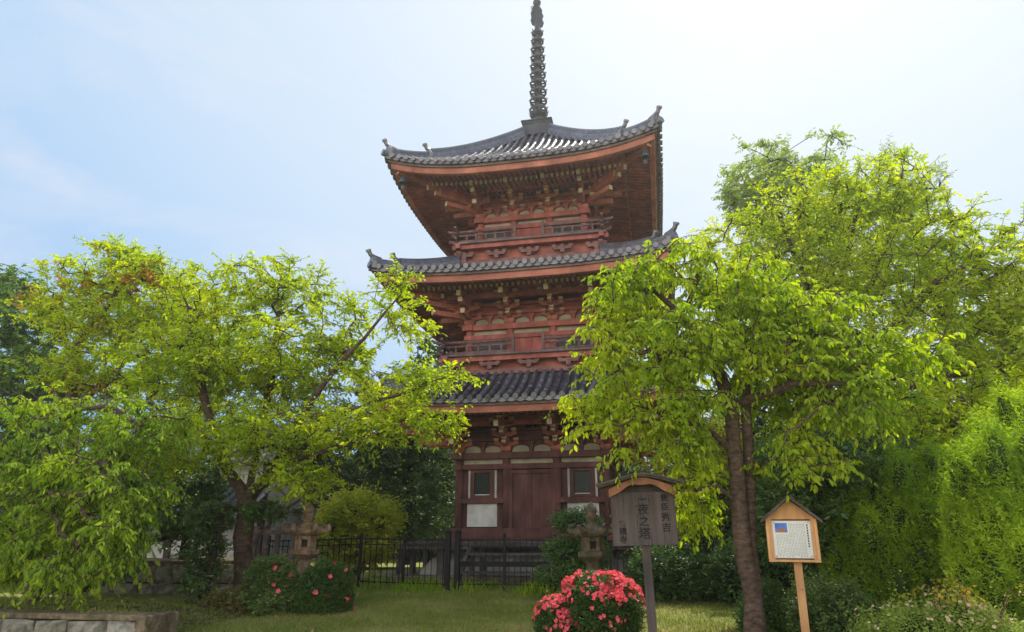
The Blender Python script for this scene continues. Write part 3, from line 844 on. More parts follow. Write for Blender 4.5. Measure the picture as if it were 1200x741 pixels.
def flame(q):
    for k in range(4):
        rot = Matrix.Rotation(k*PI/2+.5, 3, 'Z')
        prof = [(.05,19.55),(.2,19.6),(.26,19.8),(.2,19.95),(.25,20.1),(.19,20.25),(.2,20.38),(.12,20.5),(.05,20.55)]
        vs = [rot @ Vector((r_, -.008, zl(z))) for r_, z in prof]+[rot @ Vector((r_, .008, zl(z))) for r_, z in prof]
        n = len(prof); q.add(vs, [tuple(range(n)), tuple(range(2*n-1,n-1,-1))]+[(i,(i+1)%n,(i+1)%n+n,i+n) for i in range(n)])
sub('water_flame', flame, False)
sub('jewel', lambda q: (q.lathe([(.05,zl(20.5)),(.13,zl(20.58)),(.15,zl(20.68)),(.1,zl(20.78)),(.04,zl(20.82)),(.11,zl(20.9)),(.13,zl(20.98)),(.08,zl(21.08)),(.0,zl(21.2))], 14)))
q = MB(); q.tube([(-.2,-.1,zl(19.75)),(-.2,-.1,zl(20.45)),(-.06,-.03,zl(20.5))], .012, 5); q.tube([(-.2,-.1,zl(19.75)),(-.05,-.02,zl(19.7))], .012, 5); q.build('conductor_rod', M['bronze'], spire)

# veranda, posts, plaster mound, steps
q = MB()
for i in range(46): q.box((-3.3+.0733+i*.1466, 0, 0), (.14, 6.75, .05))
q.v = [(x, y, z+1.69+Z0) for x, y, z in q.v]
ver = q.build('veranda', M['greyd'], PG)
for k in range(4):
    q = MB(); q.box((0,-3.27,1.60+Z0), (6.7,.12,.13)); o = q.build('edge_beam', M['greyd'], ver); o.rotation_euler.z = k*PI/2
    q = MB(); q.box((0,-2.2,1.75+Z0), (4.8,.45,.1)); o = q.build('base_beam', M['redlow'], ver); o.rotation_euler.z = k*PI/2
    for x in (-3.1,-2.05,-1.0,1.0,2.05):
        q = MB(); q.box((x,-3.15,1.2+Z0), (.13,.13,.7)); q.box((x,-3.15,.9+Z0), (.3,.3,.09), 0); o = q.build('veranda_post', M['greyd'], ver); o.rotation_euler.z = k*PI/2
q = MB()
pr = [(0,1.55),(1.7,1.55),(2.15,1.48),(2.5,1.3),(2.75,.95),(2.8,.75)]
for k in range(4):
    rot = Matrix.Rotation(k*PI/2, 3, 'Z')
    for i in range(len(pr)-1):
        a_, b_ = pr[i], pr[i+1]
        q.add([rot @ Vector(v) for v in ((-a_[0],-a_[0],a_[1]+Z0),(a_[0],-a_[0],a_[1]+Z0),(b_[0],-b_[0],b_[1]+Z0),(-b_[0],-b_[0],b_[1]+Z0))], [(3,2,1,0)])
q.build('plaster_mound', M['plaster'], PG, smooth=False)
q = MB(); q.box((0,0,.86+Z0), (7.3,7.3,.16)); q.build('stone_edging', M['stone'], PG, bevel=.015)
q = MB()
for i in range(4): q.box((-.25,-3.42-.3*i,1.62-.19*i+Z0), (1.9,.30,.055))
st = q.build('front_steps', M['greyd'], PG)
for s in (-1.22, .72):
    q = MB(); q.beam((s,-3.38,1.62+Z0), (s,-4.5,.92+Z0), .08, .12); q.build('stringer', M['greyd'], st)
    q = MB(); q.box((s,-3.36,1.3+Z0), (.1,.1,.7)); q.build('step_post', M['greyd'], st)

# wind bells under the front corners
for (a, h0, rise, nm) in ((3.88, 11.83, .5, 'top'), (4.0, 8.54, .24, 'middle')):
    for s, sd in ((-1, 'left'), (1, 'right')):
        o = empty('wind_bell', (CX+s*(a-.42), CY-a+.42, h0+rise*.62-.32)); tag(o, f'small dark wind bell under the {sd} front corner of the {nm} roof', 'wind bell', 'wind bells on the pagoda eaves')
        q = MB(); q.lathe([(.02,0),(.06,-.02),(.09,-.07),(.10,-.16),(.125,-.24),(.10,-.235),(.0,-.03)], 12); q.tube([(0,0,.12),(0,0,-.02)], .012, 5); q.build('bell', M['bronze'], o, smooth=True)
        q = MB(); q.tube([(0,0,-.05),(0,0,-.3)], .008, 5); q.box((0,0,-.36), (.10,.006,.12)); q.build('clapper', M['bronze'], o)

# ------------------------------------------------------------------ fence
FY = 14.0
fence = empty('iron_fence', (-4.5, FY, gz(-4.5, FY))); tag(fence, 'low black iron fence with thin uprights across the front of the pagoda', 'fence')
def fpanel(x0, x1, y0=FY, y1=FY, gate=False):
    q = MB(); L = math.hypot(x1-x0, y1-y0); n = int(L/.115)
    zb = lambda x, y: gz(x, y)-fence.location.z
    P = lambda t: (x0+(x1-x0)*t+4.5, y0+(y1-y0)*t-FY)
    for z, r_ in ((.95,.016),(.12,.012),(.84,.009)):
        a_, b_ = P(0), P(1); q.beam((a_[0],a_[1],zb(x0,y0)+z), (b_[0],b_[1],zb(x1,y1)+z), r_*2, r_*2)
    for i in range(n):
        t = (i+.5)/n; p = P(t); zz = zb(x0+(x1-x0)*t, y0+(y1-y0)*t); q.beam((p[0],p[1],zz+.08), (p[0],p[1],zz+.98), .014, .014)
    q.build('gate_leaf' if gate else 'fence_panel', M['iron'], fence)
def fpost(x, y=FY, w=.05, h=1.02):
    q = MB(); zz = gz(x, y)-fence.location.z; q.box((x+4.5, y-FY, zz+h/2-.05), (w, w, h+.1)); q.lathe([(w*.6,0),(w*.7,.02),(w*.3,.05),(0,.06)], 8, (x+4.5,y-FY,zz+h)); q.build('fence_post', M['iron'], fence)
xp = [-8.2,-7.3,-6.1,-5.15,-4.22,-4.02,-3.05,-2.05,-1.05,-.05,.95,1.95,2.95,3.95]
for i in range(len(xp)-1):
    if xp[i+1]-xp[i] > .3: fpanel(xp[i]+.03, xp[i+1]-.03, gate=(i in (5,6)))
for x in xp: fpost(x, w=.10 if x in (-4.22,-4.02) else .05, h=1.1 if x in (-4.22,-4.02) else 1.02)
q = MB(); q.box((-3.05+4.5, .06, .50), (1.9, .025, .10)); q.build('gate_bar', M['iron'], fence)

# ------------------------------------------------------------------ stone lanterns
def lantern(loc, rz, mat, label, s=1.0, spread=1.0):
    o = empty('stone_lantern', loc, rz); tag(o, label, 'stone lantern', None); o.scale = (s, s, s)
    def pt(name, f, sm=False, bev=.008):
        q = MB(); f(q); return q.build(name, mat, o, smooth=sm, bevel=bev)
    pt('base', lambda q: (q.lathe([(.34,-.1),(.34,.12),(.27,.16)], 6), q.lathe([(.26,.16),(.24,.22),(.17,.27)], 12)))
    pt('post', lambda q: q.lathe([(.15,.25),(.14,.5),(.16,.52),(.16,.56),(.14,.58),(.14,.84)], 14), True, 0)
    pt('platform', lambda q: (q.lathe([(.16,.84),(.2,.88),(.29,.94),(.30,1.03),(.27,1.04)], 6)))
    def box_(q):
        for k in range(6):
            a = PI/3*k; c = Vector((math.cos(a), math.sin(a), 0))*.185; q.beam(c+Vector((0,0,1.04)), c+Vector((0,0,1.31)), .065, .065)
        for z in (1.065, 1.295): q.lathe([(.2,z-.025),(.2,z+.025)], 6)
        for k in (0, 1, 2, 3, 4, 5):
            a = PI/3*(k+.5); c = Vector((math.cos(a), math.sin(a), 0)); t = Vector((-c.y, c.x, 0))
            # side panels, each with a round-headed opening in the front and back pair
            if k in (1, 4):
                for s_ in (-1, 1): q.beam(c*.16+t*s_*.075+Vector((0,0,1.09)), c*.16+t*s_*.075+Vector((0,0,1.27)), .035, .05)
                q.beam(c*.16+t*-.07+Vector((0,0,1.255)), c*.16+t*.07+Vector((0,0,1.255)), .04, .05)
            else: q.beam(c*.155-t*.09+Vector((0,0,1.18)), c*.155+t*.09+Vector((0,0,1.18)), .04, .22)
    pt('fire_box', box_)
    q = MB(); q.lathe([(.10,1.06),(.10,1.3)], 6); q.build('fire_box_shadow', M['darkw'], o)  # dark prism that paints the shade inside the fire box
    def cap(q):
        q.lathe([(.2,1.31),(.36,1.34),(.38,1.40),(.34,1.44),(.22,1.50),(.12,1.56),(.10,1.60)], 6)
        for k in range(6):
            a = PI/3*k; c = Vector((math.cos(a), math.sin(a), 0))
            pts = [c*r_*spread+Vector((0,0,z)) for r_, z in ((.24,1.47),(.34,1.41),(.41,1.41),(.46,1.46),(.44,1.53),(.385,1.53),(.375,1.485))]
            q.tube(pts, [.045,.055,.06,.055,.05,.04,.03], 8)
    pt('roof', cap, True, 0)
    pt('jewel', lambda q: (q.lathe([(.10,1.58),(.09,1.62),(.14,1.70),(.15,1.73),(.09,1.75),(.11,1.79),(.125,1.83),(.10,1.90),(.045,1.96),(.0,2.01)], 14)), True, 0)
    return o
lantern((-6.30,12.0,gz(-6.3,12)), .35, M['stonewarm'], 'warm brown stone lantern standing behind the dark bushes left of the fence', .86)
lantern((-1.12,12.0,gz(-1.1,12)), .2, M['stonedark'], 'shade darkened mossy stone lantern standing behind the red flowering azalea', .83, 1.05)

# ------------------------------------------------------------------ wooden signs
def textmesh(s, size, loc, mat, parent, name='brush_character', rx=PI/2, ext=.002, bold=0.0):
    cu = bpy.data.curves.new('t', 'FONT'); cu.body = s; cu.size = size; cu.extrude = ext; cu.align_x = 'CENTER'; cu.align_y = 'CENTER'; cu.offset = bold
    to = bpy.data.objects.new('t', cu); COL.objects.link(to)
    dg = bpy.context.evaluated_depsgraph_get(); me = bpy.data.meshes.new_from_object(to.evaluated_get(dg)); 
    bpy.data.objects.remove(to); me.materials.clear(); me.materials.append(mat)
    o = bpy.data.objects.new(name, me); COL.objects.link(o); o.parent = parent; o.location = loc; o.rotation_euler = (rx, 0, 0)
    return o
# left: broad grey board under a bowed gable
SL = empty('wooden_sign', (-.14, 8.0, gz(-.1,8)), R(2)); SL.rotation_euler.y = R(-1.2)
tag(SL, 'weathered grey sign board with brushed black characters under a bowed gable roof', 'sign')
zb = 2.17-SL.location.z; hb = .56; wb = .70   # board top above ground
q = MB(); q.box((0,.0,(zb-hb+.05)/2-.05), (.095,.085,zb-hb+.25)); q.build('post', M['signwood'], SL, bevel=.006)
q = MB()
for i in range(5): q.box((-wb/2+wb*(i+.5)/5, -.06, zb-hb/2), (wb/5-.003, .028+.002*(i%2), hb))
sb = q.build('board', M['signwood'], SL, bevel=.002)
q = MB()
for z in (zb-.08, zb-hb+.08): q.box((0,-.025,z), (wb*.9,.04,.05))
q.build('batten', M['signwood'], SL)
# gable: bowed roof sheet, barge boards front and back
def bow(t):  # t -1..1 -> z
    return .135*(1-abs(t)**1.5) + .03*abs(t)**5
def sheet(q, hw, y0, y1, th, dz_, lo=0):
    n = 20; vs = []
    for i in range(n+1):
        t = -1+2*i/n; x = hw*t; z = zb+dz_+bow(t)
        vs += [(x,y0,z),(x,y1,z),(x,y1,z+th),(x,y0,z+th)]
    q.add(vs, [(4*i+k,4*i+(k+1)%4,4*i+4+(k+1)%4,4*i+4+k) for i in range(n) for k in range(4)]+[(3,2,1,0),(4*n,4*n+1,4*n+2,4*n+3)])
q = MB(); sheet(q, .49, -.22, .14, .02, .045); sheet(q, .47, -.20, .12, .016, .028); q.build('roof', M['signroof'] if 'signroof' in M else M['barkroof'] if 'barkroof' in M else M['signwood'], SL)
q = MB(); 
def barge(q, y, hw=.36, d=.055):
    n = 20; vs = []
    for i in range(n+1):
        t = -1+2*i/n; x = hw*t; z = zb+.02+.12*(1-abs(t)**1.6)
        dd = d*(1+.5*(abs(t)**3)-.0) + .012*math.cos(t*9)
        vs += [(x,y,z-dd),(x,y+.025,z-dd),(x,y+.025,z+.012),(x,y,z+.012)]
    q.add(vs, [(4*i+k,4*i+(k+1)%4,4*i+4+(k+1)%4,4*i+4+k) for i in range(n) for k in range(4)]+[(3,2,1,0),(4*n,4*n+1,4*n+2,4*n+3)])
barge(q, -.16); barge(q, .09); q.build('barge_board', M['edgewood'], SL)
q = MB(); q.add([(-wb/2,-.05,zb-.0),(wb/2,-.05,zb-.0),(wb*.2,-.05,zb+.10),(-wb*.2,-.05,zb+.10)], [(0,1,2,3)]); q.build('gable_panel', M['darkw'], SL)
yt = -.0765
for ch, x, z, sz in (('一',.0,.085,.10),('夜',.0,.19,.125),('之',.0,.315,.115),('塔',.0,.445,.13),
                     ('豊',.235,.075,.085),('臣',.235,.17,.085),('秀',.235,.275,.095),('吉',.235,.385,.10),
                     ('宝',-.235,.335,.075),('積',-.235,.415,.085),('寺',-.235,.50,.085)):
    textmesh(ch, sz, (x, yt, zb-z), M['ink'], sb, bold=.0012)
# right: house-shaped cedar notice box
SR = empty('notice_box', (1.34, 8.0, gz(1.34,8)), R(-6)); SR.rotation_euler.y = R(.6)
tag(SR, 'house shaped orange cedar notice box on a post holding a white printed sheet', 'sign')
zt = 1.87-SR.location.z; w, h, dd = .50, .40, .16
q = MB(); q.box((.03,.03,(zt-h)/2-.06), (.08,.07,zt-h+.12)); q.build('post', M['newwood'], SR, bevel=.004)
q = MB(); q.box((0,.02,zt-h/2), (w,.03,h))
q.box((-w/2+.015,-.04,zt-h/2), (.03,dd-.04,h+.02)); q.box((w/2-.015,-.04,zt-h/2), (.03,dd-.04,h+.02)); q.box((0,-.04,zt-h-.012), (w,dd-.04,.024))
q.build('case', M['newwood'], SR, bevel=.003)
q = MB(); q.add([(-w/2,-.075,zt),(w/2,-.075,zt),(0,-.075,zt+.20),(-w/2,-.045,zt),(w/2,-.045,zt),(0,-.045,zt+.20)], [(0,1,2),(5,4,3),(0,3,4,1),(1,4,5,2),(2,5,3,0)])
q.box((-w/2+.045,-.06,zt-h/2), (.032,.03,h)); q.box((w/2-.045,-.06,zt-h/2), (.032,.03,h)); q.build('front_frame', M['newwood'], SR)
q = MB()
for s in (-1, 1):
    q.beam((s*.30,-.04,zt-.03), (0,-.04,zt+.222), .26, .018); q.beam((s*.29,-.04,zt-.005), (0,-.04,zt+.238), .235, .010)
q.build('roof', M['signwood'], SR)
q = MB(); q.box((.0,-.062,zt-h/2-.0), (w-.125,.006,h-.03)); sh = q.build('notice_sheet', M['paper'], SR)
q = MB(); q.box((-.10,-.0665,zt-.085), (.12,.002,.095)); q.build('photo_print', M['blue'], sh)
q = MB(); q.box((-.10,-.068,zt-.118), (.10,.001,.028)); q.box((-.095,-.0682,zt-.098), (.045,.001,.012)); q.box((-.095,-.0682,zt-.088), (.03,.001,.01)); q.build('photo_detail', M['brownprint'], sh)
q = MB(); rr = random.Random(5)
for i in range(20):
    x = .125-i*.0145
    z = zt-.045 if x > -.03 else zt-.15
    while z > zt-h+.04:
        l_ = rr.uniform(.012,.03); q.box((x,-.0657,z-l_/2), (.005,.001,l_)); z -= l_+rr.uniform(.003,.008)
q.build('printed_text', M['textgrey'], sh)
q = MB(); z = zt-.06
for i in range(9): q.box((.155,-.0657,z-i*.026), (.012,.001,.018))
q.build('printed_title', M['ink'], sh)
q = MB()
for sx in (-1, 1):
    for z in (zt-.03, zt-h+.03): q.lathe([(.006,-.0),(.006,.004)], 8, (sx*(w/2-.08),-.07,z))
q.build('pin', M['iron'], sh)

# ------------------------------------------------------------------ stone walls and beds on the left
def blockwall(name, label, x0, x1, y, zb0, zt0, seed, courses, thick=.35, wmin=.3, wmax=.6, yaw=0.):
    rnd = random.Random(seed); o = empty(name, (x0, y, zb0), yaw); tag(o, label, 'wall')
    q = MB(); H = (zt0-zb0-.07)/courses
    for c in range(courses):
        x = -rnd.uniform(0, .2)
        while x < x1-x0:
            w = rnd.uniform(wmin, wmax); j = lambda k: rnd.uniform(-k, k)
            hw, hh = w/2-.012, H/2-.01; cx_, cz = x+w/2, c*H+H/2
            # faceted rough block
            vs = []
            for (dx, dz_) in ((-1,-1),(0,-1),(1,-1),(1,0),(1,1),(0,1),(-1,1),(-1,0)):
                vs.append((cx_+dx*hw*(1+j(.05)), j(.02)+.02, cz+dz_*hh*(1+j(.08))))
            vi = [(cx_+(v[0]-cx_)*.72+j(.02), -.05+j(.025), cz+(v[2]-cz)*.7+j(.01)) for v in vs]
            vb = [(v[0], thick, v[2]) for v in vs]
            q.add(vs+vi+vb+[(cx_+j(.03),-.07+j(.02),cz)], [(i,(i+1)%8,(i+1)%8+8,i+8) for i in range(8)]+[(i+8,(i+1)%8+8,24) for i in range(8)]+[((i+1)%8,i,i+16,(i+1)%8+16) for i in range(8)])
            x += w
    q.build('stone_blocks', M['wallstone'], o)
    q = MB(); q.box(((x1-x0)/2,.2,(zt0-zb0)-.035), (x1-x0+.1,.42,.07)); q.build('coping', M['coping'], o, bevel=.015)
    q = MB(); q.box(((x1-x0)/2,.22,(zt0-zb0)/2-.1), (x1-x0,.22,(zt0-zb0)-.1)); q.build('wall_backing', M['darkw'], o)
    return o
blockwall('retaining_wall', 'low retaining wall of rough grey stone blocks behind the left cherry trunk', -12.6, -8.35, 12.9, .55, 1.33, 4, 2)
g2 = grid('upper_terrace', -26, -8.4, 13.1, 24, 12, 10, lambda x, y: 1.27+.02*math.sin(x*2+y)+.02*math.sin(y*3), M['soil']); tag(g2, kind='structure')
blockwall('bed_edging', 'low grey stone edging of the raised bed at the bottom left', -12.5, -6.35, 8.0, .35, .80, 9, 1, .3, .35, .7)
q = MB(); q.box((-6.28, 8.28, .55), (.16, .62, .5)); tag(q.build('kerb_stone', M['coping'], bevel=.02), 'pale kerb stone closing the right end of the raised bed edging', 'kerb')
def bedz(x, y):
    f = min(1, max(0, (-6.36-x)/.9)) if y > 8.6 else 1
    g_ = min(1, max(0, (11.4-y)/1.5))
    lo = gz(x, y)-.03
    return lo + (.78+.03*math.sin(x*3+y*2)+.02*math.sin(y*5-x)-lo)*f*g_
g3 = grid('planting_bed', -12.5, -6.36, 8.25, 11.6, 24, 14, bedz, M['soil']); tag(g3, kind='structure')
rng = np.random.default_rng(11); n = 14000
P = np.stack([rng.uniform(-12, -6.4, n), rng.uniform(8.15, 11.4, n), np.full(n, .80)], 1)
P[:, 2] = [bedz(a, b) for a, b in P[:, :2]]
V, F = leaf_verts(P, rng.normal(0,.6,P.shape)+np.array([0,0,.8]), rng.normal(0,1,P.shape), rng.uniform(.02,.06,n), .35)
tag(np_mesh('bed_moss', V, F, M['grass']), 'mossy ground cover on the raised bed at left', 'ground cover', kind='stuff')
# fallen leaves and litter
n = 9000
P = np.stack([rng.uniform(-9, 3.5, n), rng.uniform(7.5, 13.8, n), np.zeros(n)], 1)
k = (np.sin(P[:,0]*1.3)+np.sin(P[:,1]*2+P[:,0])+rng.normal(0,.7,n)) > .7; P = P[k]; P[:,2] = [gz(a,b)+.012 for a,b in P[:,:2]]
V, F = leaf_verts(P, rng.normal(0,1,P.shape)*np.array([1,1,.15]), np.array([0,0,1.])+rng.normal(0,.3,P.shape), rng.uniform(.02,.05,len(P)), .5)
M['litter'] = leafmat('fallen leaves', [(.16,.10,.05),(.28,.18,.09),(.4,.3,.18)], .2, 1.2, .8, 2)
tag(np_mesh('fallen_leaves', V, F, M['litter']), 'scattered dry fallen leaves on the lawn', 'fallen leaves', kind='stuff')

# old temple hall glimpsed through the leaves on the left
H = empty('temple_hall', (-14.6, 21.0, 1.25)); tag(H, 'low hall with pale plaster wall and grey tiled roof behind the left trees', 'building')
q = MB(); q.box((0,0,1.5), (6,3.5,3.0)); q.build('wall', M['plaster'], H)
for i in range(5):
    q = MB(); q.box((-3+1.5*i,-1.77,1.5), (.18,.14,3.0)); q.build('post', M['darkw'], H)
q = MB()
for s in (-1, 1): q.add([(-3.6,s*2.6,2.7),(3.6,s*2.6,2.7),(3.6,0,4.2),(-3.6,0,4.2)], [(0,1,2,3)])
for i in range(24):
    x = -3.5+i*.305
    for s in (-1, 1): q.tube([(x,s*2.62,2.74),(x,s*.05,4.24)], .07, 6)
q.add([(-3,1.75,3),(-3,-1.75,3),(-3,0,4.1)], [(0,1,2)]); q.add([(3,1.75,3),(3,-1.75,3),(3,0,4.1)], [(0,1,2)])
q.build('roof', M['tile'], H)
q = MB()
q.add([(-3.4,-3.4,1.1),(3.4,-3.4,1.1),(3.4,-1.8,2.1),(-3.4,-1.8,2.1)], [(0,1,2,3)])
for i in range(23): x = -3.35+i*.305; q.tube([(x,-3.42,1.14),(x,-1.8,2.14)], .06, 6)
q.build('lower_roof', M['tile'], H)

# dark timber rack behind the left lantern
RK = empty('timber_rack', (-7.6, 13.2, gz(-7.6,13.2))); tag(RK, 'dark weathered timber post and rail frame behind the left stone lantern', 'rack')
for x in (-.45,-.2,.05,.4):
    q = MB(); q.box((x,0,.62), (.09,.09,1.3)); q.build('post', M['greyw'], RK, bevel=.006)
q = MB(); q.box((0,-.06,1.15), (1.15,.05,.09)); q.build('rail', M['greyw'], RK, bevel=.004)
q = MB(); q.box((0,-.06,.55), (1.05,.05,.09)); q.build('rail', M['greyw'], RK, bevel=.004)
# ------------------------------------------------------------------ trees and shrubs
tree('cherry_tree', 'spreading cherry tree with yellow green leaves and a dark forked trunk behind the left bushes',
  [[(-7.46,12,.62), (-7.54,12,1.46), (-7.55,12,2.03), (-7.57,12,2.4)],
   [(-7.57,12,2.4), (-8.05,11.8,3.15), (-8.41,11.6,4.11), (-8.79,11.4,5.27), (-9.04,11.4,6.18)],
   [(-7.57,12,2.4), (-7.5,12,3.24), (-7.4,12,4.14), (-7.4,12,5.36), (-7.34,12,6.45)],
   [(-7.57,12,2.4), (-6.8,11.6,3.02), (-6.21,11.2,3.79), (-5.48,11,4.65), (-4.71,10.8,5.34), (-4.26,10.8,5.87)],
   [(-6.21,11.2,3.79), (-5.08,10.8,3.83), (-4.01,10.4,3.96), (-3.08,10.2,4.18)],
   [(-6.8,11.6,3.02), (-5.33,10.8,3.18), (-4.27,10.4,3.37), (-3.06,10.2,3.46)],
   [(-8.05,11.8,3.15), (-8.57,11.2,3.72), (-9.15,10.8,4.14)],
   [(-7.54,12,1.46), (-6.5,11.4,2.18), (-5.68,11,2.5)]],
  [((-7.38,12,6.74),(1.109,1.3,0.706)), ((-8.83,12,6.56),(1.042,1.3,0.672)), ((-5.57,11.4,5.5),(0.67,1.1,0.638)), ((-4.47,11,5.96),(0.4,0.7,0.585)), ((-3.94,10.8,5.16),(0.363,0.5,0.302)),
   ((-6.94,11.6,4.96),(1.786,1.7,0.812)), ((-9.05,11.6,4.81),(1.462,1.6,0.812)), ((-4.32,10.8,4.21),(1.058,1.1,0.393)), ((-4.65,10.6,3.49),(1.306,1.2,0.356)), ((-3.27,10.2,3.45),(0.514,0.5,0.171)),
   ((-6.93,11,3.48),(1.848,1.7,0.554)), ((-3.26,10.3,4.24),(0.519,0.5,0.159)), ((-8.98,11,3.38),(0.924,1.3,0.616)), ((-6.02,11,2.72),(0.924,1.1,0.308)), ((-8.56,12,5.42),(1.344,1.5,0.756))],
  1350, M['lf_cherry'], M['bark'], 21, twigs=4, tl=.36, m=11, size=.085, droop=.35, sag=.25, rootr=.17, up=.1)
tree('russet_tree', 'taller cherry tree with russet patches in its crown at the left',
  [[(-12.65,13.6,1.61)[:2]+(1.2,), (-13.01,13.6,3.09), (-13.48,13.6,4.68), (-13.71,13.6,5.84), (-13.62,13.6,6.48)],
   [(-13.71,13.6,5.84), (-14.09,13.4,6.56), (-14.51,13.4,7.26)], [(-13.62,13.6,6.48), (-12.87,13.4,7.03), (-12.47,13.4,8.01), (-12.42,13.4,8.69)],
   [(-13.48,13.6,4.68), (-12.49,13.2,5.06), (-11.57,13,5.27)]],
  [((-12.5,13.5,8.32),(0.718,1.3,0.567)), ((-13.62,13.5,7.8),(0.832,1.4,0.68)), ((-11.52,13.5,7.63),(0.945,1.4,0.68)), ((-12.74,13.5,6.62),(1.512,1.8,0.68)), ((-14.54,13.5,7.18),(0.567,1.2,0.567)), ((-12.77,13.3,5.4),(1.303,1.5,0.484)), ((-11.03,13.6,6.43),(0.952,1.4,0.952))],
  780, M['lf_red'], M['bark'], 22, twigs=4, tl=.38, m=11, size=.095, droop=.3, sag=.2, rootr=.16, up=.1)
tree('weeping_cherry', 'weeping cherry with hanging mid green sprays over the raised bed at far left',
  [[(-9.49,9.6,0.86)[:2]+(.7,), (-9.66,9.6,1.61), (-9.76,9.6,2.39), (-9.66,9.4,3.18), (-9.61,9.3,3.72)],
   [(-9.66,9.4,3.18), (-8.83,9,3.63), (-8.04,8.8,3.63), (-7.37,8.7,3.27)], [(-9.76,9.6,2.39), (-8.64,9,2.84), (-7.66,8.6,2.71)],
   [(-9.61,9.3,3.72), (-9.89,9,4.02), (-10.01,8.8,3.78)]],
  [((-9.31,9,3.68),(0.781,1.1,0.353)), ((-9.4,8.8,2.71),(0.554,1,0.739)), ((-8.15,8.7,2.55),(0.755,1,0.67)), ((-8.44,8.6,1.78),(0.903,0.9,0.542)), ((-7.23,8.4,1.82),(0.47,0.7,0.529)), ((-7.46,8.9,3.3),(0.561,0.8,0.473)), ((-7.34,8.7,2.41),(0.548,0.8,0.487)), ((-8.93,8.6,1.49),(0.482,0.7,0.421)), ((-7.5,8.3,1.34),(0.581,0.6,0.256))],
  500, M['lf_deep'], M['bark'], 23, twigs=4, tl=.34, m=12, size=.082, droop=1.0, sag=.5, rootr=.13, wr=.42, side=.8)
tree('weeping_cherry', 'weeping cherry with a thick dark twin stemmed trunk between the two sign boards',
  [[(.93,8.2,.35), (0.9,8.2,0.75), (0.88,8.2,1.43), (0.88,8.2,2.05), (0.88,8.2,2.62), (0.9,8.2,3.15)],
   [(0.9,8.2,0.75), (0.98,8.28,1.25), (1,8.28,1.96), (1.04,8.28,2.62), (1.07,8.28,3.16), (1.11,8.3,3.52)],
   [(0.9,8.2,3.15), (0.77,8.2,3.67), (0.44,8.1,4.25), (0.06,8,4.63)], [(1.11,8.3,3.52), (1.18,8.3,3.73), (1.42,8.4,4.28), (1.82,8.5,4.57), (2.33,8.4,4.5)],
   [(0.77,8.2,3.67), (0.1,7.8,3.76), (-0.43,7.6,3.68)], [(1.12,8.3,3.73), (1.76,8.1,3.9), (2.37,8,3.88), (2.79,7.9,3.68)],
   [(0.88,8.2,2.62), (0.56,7.9,2.87), (0.14,7.6,2.93), (-0.32,7.4,2.82)], [(0.88,8.2,2.05), (0.64,8,2.23), (0.4,7.8,2.17)], [(0.9,8.2,3.15), (1.56,7.9,3.31), (2.11,7.7,3.24)],
   [(0.44,8.1,4.25), (0.7,8.2,4.94), (0.67,8.2,5.24)]],
  [((0.38,8.2,4.88),(0.666,0.9,0.344)), ((-0.21,8,4.54),(0.47,0.8,0.381)), ((1.21,8.4,4.69),(0.706,1,0.423)), ((1.83,8.3,4.22),(0.72,1,0.372)), ((-0.47,7.9,3.84),(0.398,0.7,0.398)), ((0.3,8,3.8),(0.806,1.1,0.515)), ((1.35,8.9,3.99),(0.997,1.1,0.523)),
   ((2.06,8,3.6),(0.829,1,0.426)), ((0.95,7.6,3.7),(0.489,0.45,0.383)), ((1.1,7.7,4.33),(0.539,0.5,0.323)), ((2.69,7.9,3.59),(0.465,0.7,0.288)), ((-0.52,7.7,3.21),(0.388,0.5,0.367)), ((-0.19,7.7,2.96),(0.323,0.4,0.216)), ((0.21,7.8,3.2),(0.568,0.8,0.371)), ((2.11,7.8,3.07),(0.612,0.8,0.306)), ((1.68,8.9,3.31),(0.623,0.8,0.374)), ((0.38,8,2.6),(0.291,0.5,0.336)),
   ((0.47,8.4,2.12),(0.259,0.4,0.4)), ((1.53,7.8,2.55),(0.459,0.6,0.284)), ((-0.72,7.6,2.86),(0.213,0.3,0.149)), ((-0.38,7.4,2.57),(0.166,0.25,0.145))],
  900, M['lf_weep'], M['bark'], 24, twigs=4, tl=.30, m=12, size=.08, droop=1.0, sag=.45, rootr=.115, wr=.42, side=.8)
